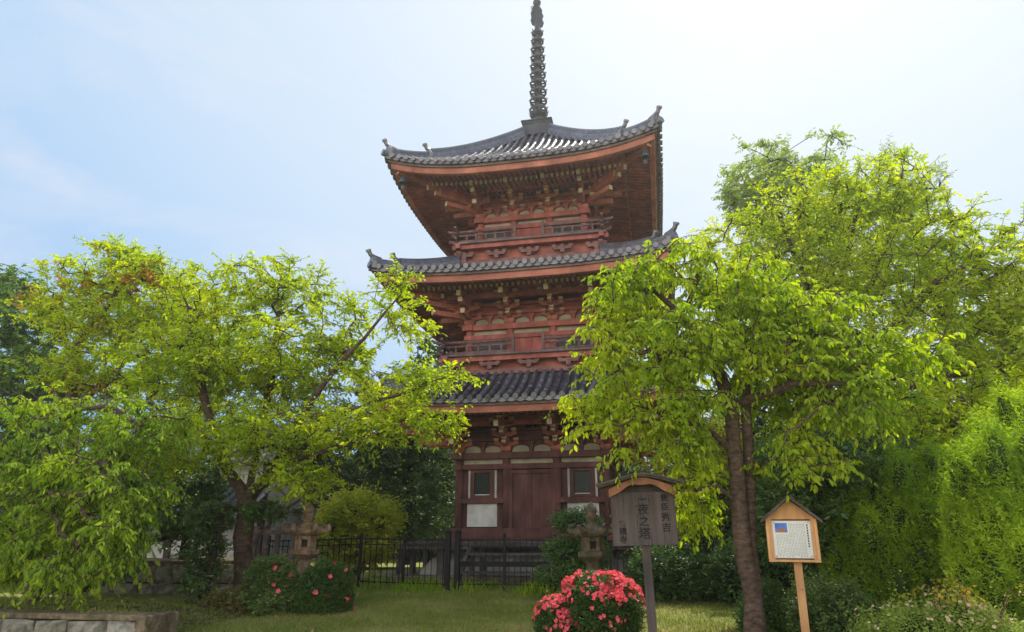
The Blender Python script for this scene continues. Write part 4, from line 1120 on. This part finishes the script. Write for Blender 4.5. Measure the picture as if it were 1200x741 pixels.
# hanging sprays that dip in front of the left sign
tree('cherry_tree', 'tall upright cherry tree with airy yellow green crown behind the right weeping cherry',
  [[(2.19,13,0.93)[:2]+(.8,), (2.39,13,2.17), (2.64,13,3.33), (2.92,13,4.4), (3.18,13,5.19)],
   [(3.18,13,5.19), (3.04,13,6.38), (2.78,13,7.48), (2.55,13,8.26)], [(3.18,13,5.19), (3.64,13,6.34), (4.01,13,7.36), (4.29,13,8.16)],
   [(3.18,13,5.19), (3.98,12.8,5.98), (4.61,12.8,7.21), (5.01,12.8,8.43)], [(2.92,13,4.4), (3.99,12.6,5.02), (5.05,12.4,5.99), (5.63,12.4,6.92)],
   [(2.64,13,3.33), (3.57,12.2,3.9), (4.6,12,4.23), (5.48,12,4.33)], [(5.05,12.4,5.99), (5.71,12.2,6.33), (6.35,12.2,6.88)], [(4.6,12,4.23), (4.99,11.8,3.49)]],
  [((2.03,13,7.19),(0.655,1.2,0.655)), ((3,13,7.93),(1.001,1.4,0.692)), ((4.08,13,7.81),(1.092,1.4,0.764)), ((4.92,12.8,7.75),(0.788,1.2,0.717)), ((5.01,12.8,8.62),(0.251,0.5,0.394)), ((5.51,12.4,6.85),(0.729,1.1,0.59)), ((6.22,12.2,6.74),(0.307,0.6,0.342)),
   ((5.58,12.2,5.64),(1.127,1.5,0.752)), ((4.44,12.6,6.12),(1.588,1.8,0.882)), ((3.29,13,6.54),(1.456,1.6,0.91)), ((5.66,12,4.6),(0.84,1.4,0.773)), ((4.71,12.2,4.49),(1.366,1.6,0.854)), ((5.01,11.8,3.55),(1.156,1.4,0.562)), ((6.06,12,5.6),(0.504,1.2,0.84)), ((4.06,11.6,3.35),(1.137,1.2,0.585)), ((3.66,12.6,4.73),(1.411,1.6,0.882)), ((3.44,12,3.44),(1.176,1.2,0.571)), ((1.26,13.2,7.54),(0.37,0.5,0.259))],
  1500, M['lf_cherry'], M['bark'], 25, twigs=4, tl=.38, m=10, size=.085, droop=.3, sag=.2, rootr=.18, up=.15)
def bigtree(name, label, base, lobes, n_attr, lm, seed, size=.13, tl=.5, m=9, rr=.25, twigs=4, droop=.2, grp=None, up=.1, wr=.45, cat='tree', lean=0):
    top = max(l[0][2]+l[1][2]*.3 for l in lobes); cx = sum(l[0][0] for l in lobes)/len(lobes)
    st = [[base, (base[0]+lean*.3, base[1], base[2]+(top-base[2])*.3), (cx*.5+base[0]*.5, base[1], base[2]+(top-base[2])*.6), (cx, base[1], top)]]
    return tree(name, label, st, lobes, n_attr, lm, M['barkd'], seed, twigs=twigs, tl=tl, m=m, size=size, droop=droop, sag=.15, rootr=rr, group=grp, up=up, wr=wr, cat=cat, shell=.33)
bigtree('camphor_tree', 'tall blue green tree rising highest behind the right cherry trees', (6.0,21,.9),
  [((4.1,21,13.31),(1.294,2,0.764)), ((5.69,21,13.37),(1.176,1.8,0.588)), ((3.33,21,12.39),(0.764,1.6,0.706)), ((4.84,21,11.82),(2.058,2.5,1.294)), ((6.16,21,11.24),(0.882,2,1.058)), ((4.54,21,9.36),(1.764,2.4,1.764))], 520, M['lf_far'], 31, size=.14, m=10)
bigtree('conifer_tree', 'narrow blue green conifer tip standing out behind the right cherry crown', (9.2,21,.9),
  [((7.66,21,13.34),(0.206,0.5,0.353)), ((7.56,21,12.43),(0.529,1,0.647)), ((7.61,21,11.09),(1,1.4,1.058)), ((8.57,21,12.02),(0.706,1.2,0.823)), ((7.52,21,9.12),(1.47,2,1.47))], 330, M['lf_far'], 32, size=.12, m=12, wr=.25, up=.5)
bigtree('evergreen_tree', 'dark rounded evergreen tree cut by the left edge of the picture', (-23.5,21,1.3),
  [((-21.72,18,10.05),(0.756,1.6,0.756)), ((-20.44,18,8.66),(0.857,2,1.109)), ((-24.38,21,7.81),(1.47,2.5,1.47)), ((-21.96,21,7.36),(1.352,2.4,1.176)), ((-22.32,20,5.02),(1.4,2.4,1.4))], 900, M['lf_mass'], 33, size=.15, m=10)
bigtree('evergreen_tree', 'dark evergreen tree filling the gap just left of the pagoda walls', (-8.8,24,1),
  [((-7.9,24,8.71),(0.504,1,0.47)), ((-8.25,24,7.4),(1.142,1.8,1.008)), ((-9,24,5.5),(1.68,2.6,1.68)), ((-8.08,24,3.35),(1.546,2.4,1.68)), ((-10.07,24,3.98),(1.344,2.4,1.68))], 560, M['lf_dark'], 34, size=.15, m=11)
bigtree('evergreen_tree', 'dark evergreen tree behind the left stone lantern', (-12.2,23,1),
  [((-11.04,23,5.11),(1.771,2.6,1.61)), ((-11.83,23,3.04),(1.932,2.6,1.288)), ((-9.74,22,2.41),(1.54,2.2,1.047)), ((-13.47,23,5.81),(1.61,2.4,1.61))], 480, M['lf_dark'], 35, size=.15, m=10)
bigtree('evergreen_tree', 'dark evergreen tree seen through the branches of the left cherry', (-18,25,1),
  [((-18.7,25,7.38),(2.1,3,2.1)), ((-21.37,25,6.4),(2.1,3,2.1)), ((-16.36,25,4.86),(1.575,2.6,1.19)), ((-22.07,24,4.21),(1.68,2.6,2.016))], 420, M['lf_dark'], 36, size=.16, m=9)
bigtree('evergreen_tree', 'dark evergreen tree low behind the twin stemmed trunk', (4.2,19,.9),
  [((1.29,18,3.64),(1.26,2.2,1.512)), ((2.67,18,3.19),(1.512,2.4,1.512)), ((1.08,17,1.98),(1.428,2,0.952)), ((0.55,19,4.68),(0.798,1.6,1.33)), ((3.02,19,5.05),(1.596,2,1.33))], 460, M['lf_dark'], 37, size=.13, m=10)
bigtree('evergreen_tree', 'dark evergreen tree behind the clipped conifers at right', (9,17,.9),
  [((4.09,16,2.98),(1.344,2.2,1.344)), ((5.53,16,3.66),(1.344,2.2,1.12)), ((7.05,16,3.97),(1.344,2.4,1.344)), ((8.15,17,5.65),(1.19,2.2,1.19))], 440, M['lf_deep'], 38, size=.13, m=10)
bigtree('maple_tree', 'sunlit yellow green tree just right of the pagoda behind the sign', (1.2,16.8,.9),
  [((0.74,15.5,3.09),(0.781,1.2,0.868)), ((0.04,15,2.11),(0.714,1,0.63)), ((1.34,15.5,3.9),(0.651,1,0.781)), ((-0.13,16,3.82),(0.448,1,0.672))], 240, M['lf_yellow'], 39, size=.09, m=11, rr=.1)
# camellia thicket right of the trunk
bigtree('camellia_tree', 'glossy leaved camellia standing right of the dark twin stemmed trunk', (2.3,10.8,.6),
  [((1.94,10.6,2.71),(0.683,0.9,0.594)), ((2.54,10.6,2.52),(0.594,0.9,0.683)), ((1.63,10.3,1.94),(0.433,0.8,0.634)), ((2.25,10.3,1.71),(0.721,0.8,0.577)), ((2.93,10.8,2.89),(0.514,0.8,0.454))], 430, M['lf_gloss'], 40, size=.075, tl=.3, m=11, rr=.09)
bigtree('camellia_tree', 'glossy leaved camellia above the stone retaining wall at left', (-9.9,13.6,1.25),
  [((-10.48,13,2.98),(1.001,1,0.655)), ((-10.63,12.9,2.11),(0.722,0.9,0.578)), ((-9.55,13,2.97),(0.728,0.9,0.51)), ((-9.72,12.9,2.07),(0.361,0.6,0.433)), ((-9.04,13,2.27),(0.364,0.7,0.655))], 420, M['lf_gloss'], 41, size=.085, tl=.3, m=10, rr=.1)
bigtree('camellia_tree', 'small leafy evergreen growing against the foot of the left cherry trunk', (-7.9,11.6,.65),
  [((-8.12,11.7,1.53),(0.36,0.5,0.426)), ((-7.89,11.4,0.97),(0.351,0.45,0.287)), ((-6.98,11.6,2.19),(0.325,0.5,0.227)), ((-7.97,11.6,2.12),(0.422,0.5,0.26))], 200, M['lf_gloss'], 42, size=.07, tl=.24, m=10, rr=.05)
bigtree('evergreen_tree', 'shaded evergreen between the weeping cherry and the stone wall at left', (-10.6,11.8,.8),
  [((-10.71,11.5,2.22),(0.966,1,0.805)), ((-11.88,11.5,1.92),(0.644,1,0.805)), ((-10.82,11.2,1.17),(0.941,0.8,0.376)), ((-9.81,11.4,1.46),(0.319,0.6,0.575))], 380, M['lf_dark'], 43, size=.09, tl=.35, m=10, rr=.1)

# sunlit shrub behind the fence
shrub('yellow_shrub', 'bright yellow green sunlit shrub behind the iron fence right of the left lantern', [((-6.96,15.6,2.33),(0.743,0.7,0.437)), ((-7.32,15.4,1.89),(0.561,0.6,0.388)), ((-6.37,15.6,2.14),(0.48,0.5,0.328)), ((-6.86,15.6,1.61),(0.786,0.6,0.48))], 1900, M['lf_yellow'], 51, tl=.42, m=9, size=.085, up=.6, lump=.4, depth=.4, corek=.6)
# clipped pine beside the right lantern
shrub('clipped_evergreen', 'dark cloud pruned evergreen left of the right stone lantern', [((-1.5,13.2,2.03),(0.48,0.45,0.222)), ((-1.73,13.1,1.53),(0.403,0.4,0.22)), ((-1.3,13.2,1.46),(0.407,0.4,0.296)), ((-1.89,12.9,1.12),(0.361,0.35,0.163)), ((-1.52,13,1.14),(0.4,0.4,0.255))], 2000, M['lf_gloss'], 52, tl=.14, m=7, size=.045, up=.6)
# azaleas
shrub('azalea_bush', 'large round azalea covered in red pink blossoms beside the grey sign post', [((-.80,9.4,.80),(.42,.5,.46)), ((-.96,9.45,.90),(.32,.4,.36)), ((-.60,9.4,.84),(.34,.4,.36))], 6200, M['lf_azalea'], 53, tl=.08, m=7, size=.028, up=.5,
      flowers=1150, fsize=.058, ftop=.22, lump=.17)
shrub('azalea_bush', 'small azalea with red pink blossoms leaning on the left side of the large one', [((-1.36,9.35,.66),(.27,.34,.32)), ((-1.28,9.3,.52),(.28,.34,.28))], 2600, M['lf_azalea'], 54, tl=.08, m=7, size=.028, up=.5,
      flowers=430, fsize=.06, ftop=.0, lump=.1)
shrub('azalea_bush', 'dark rounded bush with a few pink flowers in front of the left stone lantern', [((-5.3,10.9,.96),(.42,.5,.40)), ((-5.32,10.9,.74),(.44,.5,.34))], 5200, M['lf_azalea'], 55, tl=.09, m=7, size=.032, up=.5, flowers=26, fsize=.09, ftop=-.9, lump=.1)
shrub('azalea_bush', 'loose cream tipped bush with few red flowers right of the left cherry trunk', [((-6.25,10.9,1.05),(.40,.45,.36)), ((-6.15,10.9,.80),(.46,.5,.34))], 3600, M['lf_bush'], 56, tl=.13, m=7, size=.045, up=.6, flowers=34, fsize=.085, ftop=-.3, lump=.25)
shrub('cream_shrub', 'low pale leaved plant at the foot of the left cherry trunk', [((-6.75,10.9,.72),(.30,.3,.22)), ((-7.1,10.8,.70),(.25,.3,.16))], 1500, M['lf_cream'], 57, tl=.14, m=6, size=.055, up=.6, lump=.3)
# right foreground
shrub('clipped_bush', 'dark green clipped bush below the notice box', [((1.72,8.5,.82),(.48,.5,.42)), ((1.95,8.6,.72),(.4,.5,.36))], 5600, M['lf_bush'], 58, tl=.11, m=7, size=.034, up=.7, lump=.2)
shrub('clipped_bush', 'shaded dark bush between the twin stemmed trunk and the notice box post', [((1.18,9.0,.80),(.34,.4,.38))], 2400, M['lf_dark'], 59, tl=.12, m=7, size=.04, up=.5, lump=.2)
shrub('flowering_shrub', 'pale yellow green shrub dotted with cream and pink buds at the bottom right corner', [((2.02,6.6,.84),(.50,.5,.30)), ((2.42,6.7,.80),(.46,.5,.30)), ((2.3,6.6,.95),(.26,.3,.26)), ((1.75,6.5,.74),(.30,.4,.22))], 5200, M['lf_budded'], 60, tl=.14, m=7, size=.026, up=.9, lump=.22,
      flowers=320, flowerm=M['flowerpale'], fsize=.034, ftop=-.2)
rb = empty('flowering_vine', (2.36,6.5,1.12)); tag(rb, 'orange leaved twigs arching above the pale flowering shrub', 'plant')
rng = np.random.default_rng(77); mbv = MB(); TP = []; TD = []
for i in range(11):
    a = rng.uniform(0, 2*PI); l_ = rng.uniform(.15,.34); h_ = rng.uniform(.12,.3); x0, y0 = rng.uniform(-.25,.25), rng.uniform(-.1,.1)
    pts = [Vector((x0,y0,-.05)), Vector((x0+math.cos(a)*l_*.3, y0+math.sin(a)*l_*.3, h_*.7)), Vector((x0+math.cos(a)*l_*.7, y0+math.sin(a)*l_*.6, h_)), Vector((x0+math.cos(a)*l_*1.1, y0+math.sin(a)*l_, h_*.75))]
    mbv.tube(pts, [.005,.004,.003,.002], 5)
    for u in range(1, 4): TP.append(pts[u]-(pts[u]-pts[u-1])*.5); TD.append((pts[u]-pts[u-1]))
mbv.build('twigs', M['bark'], rb)
V, F = twig_leaves(rng, np.array([tuple(p) for p in TP]), np.array([tuple(p) for p in TD]), np.full(len(TP), .12), 6, .04, .4, .1, .5)
M['lf_orange'] = leafmat('orange new leaves', [(.2,.24,.03),(.5,.38,.04),(.6,.3,.04)], .5, 1.5)
np_mesh('foliage', V, F, M['lf_orange'], rb)

# feathery clipped conifers on the right
def conifer(label, lobes, n, seed, tl=.2, size=.05, m=13):
    rg = np.random.default_rng(seed+500); P, N = lump_surface(rg, lobes, 95, .1, 4.5, depth=.15)
    pl = list(lobes)
    for p, q in zip(P, N):
        k = rg.uniform(.75, 1.3); pl.append(((float(p[0]-q[0]*.06), float(p[1]-q[1]*.06), float(p[2]+.08)), (.13*k, .13*k, .30*k)))
    return shrub('clipped_conifer', label, pl, n, M['lf_pine'], seed, tl=tl, m=m, size=size, wr=.24, up=1.7, lump=.1, freq=4.5, depth=.25, side=.6, flat=.1, cat='conifer', corek=.62, corem=M['corelit'])
conifer('broad dark clipped conifer behind the notice box and the round bushes', [((3.0,10.2,1.5),(.9,.9,1.0)), ((3.6,10.4,1.75),(.8,.9,1.05)), ((2.7,10.0,1.1),(.7,.7,.8)), ((3.5,9.9,1.2),(.9,.8,.9))], 10500, 61)
conifer('tall bright green clipped conifer with sunlit top at the right edge', [((3.55,8.0,1.65),(.66,.9,.95)), ((3.35,7.8,1.2),(.56,.8,.9)), ((3.9,8.3,1.9),(.7,.9,1.0)), ((3.7,7.7,1.0),(.75,.8,.8))], 11500, 62)
# shaded shrubs along the back of the lawn, right of the pagoda
for i, (x, y, sx, sz, lab) in enumerate(((.1,13.2,.75,.55,'low shaded shrub on the lawn edge just right of the right stone lantern'), (1.5,13.0,.8,.62,'low shaded shrub behind the twin stemmed trunk'), (3.2,12.6,.9,.8,'shaded shrub behind the broad clipped conifer'))):
    shrub('shaded_shrub', lab, [((x,y,gz(x,y)+sz*.6),(sx,.6,sz)), ((x+.5,y+.1,gz(x,y)+sz*.5),(sx*.7,.5,sz*.8))], 2400, M['lf_dark'], 70+i, tl=.16, m=7, size=.06, up=.6, lump=.25, group='shaded shrubs along the fence')
# dense woodland closing the view behind everything
def woodland(n_lobes, seed):
    rng = np.random.default_rng(seed); Vs, Fs, o = [], [], 0
    lob = []
    for i in range(n_lobes):
        t = i/(n_lobes-1); a = R(-72+150*t); rad = 34+rng.uniform(-3, 5)
        x, y = -3+rad*math.sin(a)*1.15, 6+rad*math.cos(a)*.95
        h = rng.uniform(4.5, 6.5) * (1.0 if abs(x+8) > 3 else .8)
        lob.append(((x, y, .9+h*.45), (rng.uniform(2.6,3.6), rng.uniform(2.2,3), h*.6)))
    return lob
wl = woodland(34, 5); rng = np.random.default_rng(90)
P, N = lump_surface(rng, wl, 15000, .25, 4, depth=.2)
V, F = twig_leaves(rng, P, N+np.array([0,0,.3])+rng.normal(0,.3,P.shape), rng.uniform(.4,1,len(P)), 7, .26, .2, .2, .5)
wd = np_mesh('woodland', V, F, M['lf_dark']); tag(wd, 'dark mass of woodland closing the view behind the temple garden', 'woodland', kind='stuff')
wc = core('woodland_shade_core', wl, M['corem'], wd, .85, 9); wc['kind'] = 'stuff'

rng = np.random.default_rng(200); n = 5200
gx = rng.uniform(-9, 3.5, n); gy = 14 + rng.normal(.15, .45, n); k = (np.sin(gx*2.3)+np.sin(gx*5.1+1)+rng.normal(0,.8,n)) > .1; gx, gy = gx[k], gy[k]
P = np.stack([gx, gy, [gz(a,b) for a,b in zip(gx,gy)]], 1)
V, F = leaf_verts(P, rng.normal(0,.45,P.shape)+np.array([0,0,1.]), rng.normal(0,1,P.shape), rng.uniform(.06,.24,len(P)), .12)
tag(np_mesh('weeds', V, F, M['lf_deep']), 'tufts of taller weeds along the foot of the iron fence', 'weeds', kind='stuff')
n = 420; P = np.stack([rng.normal(-.9,.75,n), rng.normal(9.1,.5,n), np.zeros(n)], 1); P[:,2] = [gz(a,b)+.02 for a,b in P[:,:2]]
V, F = leaf_verts(P, rng.normal(0,1,P.shape)*np.array([1,1,.2]), np.array([0,0,1.])+rng.normal(0,.4,P.shape), rng.uniform(.02,.04,n), .8)
tag(np_mesh('fallen_petals', V, F, M['flower']), 'fallen pink petals on the grass around the front azaleas', 'fallen petals', kind='stuff')

# ------------------------------------------------------------------ thin fill haze volume, added to lift the shadows
hm, hn, hl = newmat('fill haze'); ho = hn.new('ShaderNodeOutputMaterial'); vs_ = hn.new('ShaderNodeVolumeScatter')
vs_.inputs['Color'].default_value = (1,.97,.93,1); vs_.inputs['Density'].default_value = HAZE; vs_.inputs['Anisotropy'].default_value = .6
hl.new(vs_.outputs[0], ho.inputs['Volume'])
q = MB(); q.box((-2, 22, 14), (110, 70, 31)); tag(q.build('haze', hm), kind='structure')
# ------------------------------------------------------------------ camera, light, world
cam = bpy.data.cameras.new('camera'); co = bpy.data.objects.new('camera', cam); COL.objects.link(co); S.camera = co
cam.sensor_width = 36; cam.lens = 24.0; cam.clip_end = 2000; cam.clip_start = .05
co.location = (0, 0, 1.6); co.rotation_euler = (PI/2 + math.atan(270/800), 0, R(11.7))
sun = bpy.data.lights.new('sun', 'SUN'); so = bpy.data.objects.new('sun', sun); COL.objects.link(so)
sun.energy = 5; sun.angle = R(.5); sun.color = (1, .94, .84)
d = Vector((math.sin(R(AZ))*math.cos(R(EL)), math.cos(R(AZ))*math.cos(R(EL)), math.sin(R(EL))))
so.rotation_euler = d.to_track_quat('Z', 'Y').to_euler(); so.location = (0, 0, 40)
w = bpy.data.worlds.new('World'); S.world = w; w.use_nodes = True
n = w.node_tree.nodes; l = w.node_tree.links; bg = n['Background']; bg.inputs[1].default_value = .12
sk = n.new('ShaderNodeTexSky'); sk.sky_type = 'NISHITA'; sk.sun_disc = False; sk.sun_elevation = R(EL); sk.sun_rotation = R(AZ); sk.dust_density = 2.5; sk.air_density = 1.0
# thin bright haze that whitens toward the sun, wisps of cirrus, and added brightness opposite to fill shadows
tc = n.new('ShaderNodeTexCoord'); dot = n.new('ShaderNodeVectorMath'); dot.operation = 'DOT_PRODUCT'; dot.inputs[1].default_value = tuple(d)
l.new(tc.outputs['Generated'], dot.inputs[0])
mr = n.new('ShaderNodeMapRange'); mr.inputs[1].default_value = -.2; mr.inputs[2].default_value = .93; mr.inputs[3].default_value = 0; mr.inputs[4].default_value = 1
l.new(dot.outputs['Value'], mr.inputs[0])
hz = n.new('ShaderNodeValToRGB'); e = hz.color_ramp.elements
e[0].position = 0; e[0].color = (3.1,2.9,2.7,1); e[1].position = 1; e[1].color = (.84,.93,1.03,1)  # first stop: unseen sky behind the camera, brightened to fill the shadows
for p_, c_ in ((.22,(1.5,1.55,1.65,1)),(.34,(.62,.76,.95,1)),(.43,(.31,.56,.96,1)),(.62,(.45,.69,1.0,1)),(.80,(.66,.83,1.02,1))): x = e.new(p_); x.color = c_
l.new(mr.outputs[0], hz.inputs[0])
mp = n.new('ShaderNodeMapping'); mp.inputs['Scale'].default_value = (1.2, 1.0, 3.2); mp.inputs['Rotation'].default_value = (.3,.2,.4)
l.new(tc.outputs['Generated'], mp.inputs['Vector'])
cn = n.new('ShaderNodeTexNoise'); cn.inputs['Scale'].default_value = 2.2; cn.inputs['Detail'].default_value = 7; cn.inputs['Roughness'].default_value = .55; cn.inputs['Distortion'].default_value = .5
l.new(mp.outputs[0], cn.inputs['Vector'])
cm = n.new('ShaderNodeMapRange'); cm.inputs[1].default_value = .50; cm.inputs[2].default_value = .70; cm.inputs[3].default_value = 0; cm.inputs[4].default_value = .55
l.new(cn.outputs['Fac'], cm.inputs[0])
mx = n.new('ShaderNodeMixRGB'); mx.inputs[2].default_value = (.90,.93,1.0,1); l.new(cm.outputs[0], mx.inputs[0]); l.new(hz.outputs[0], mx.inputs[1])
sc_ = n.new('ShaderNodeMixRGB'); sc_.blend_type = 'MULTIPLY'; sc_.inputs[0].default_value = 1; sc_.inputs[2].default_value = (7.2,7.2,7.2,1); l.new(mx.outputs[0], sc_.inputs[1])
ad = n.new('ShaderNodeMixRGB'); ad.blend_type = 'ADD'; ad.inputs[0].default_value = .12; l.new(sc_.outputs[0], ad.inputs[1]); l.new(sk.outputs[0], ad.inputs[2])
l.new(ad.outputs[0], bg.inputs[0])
S.view_settings.view_transform = 'Standard'; S.view_settings.look = 'None'; S.view_settings.exposure = 0; S.view_settings.gamma = 1
S.render.engine = 'CYCLES'; S.cycles.max_bounces = 7; S.cycles.transmission_bounces = 4; S.cycles.diffuse_bounces = 4; S.cycles.glossy_bounces = 2; S.cycles.volume_bounces = 0
S.render.film_transparent = False
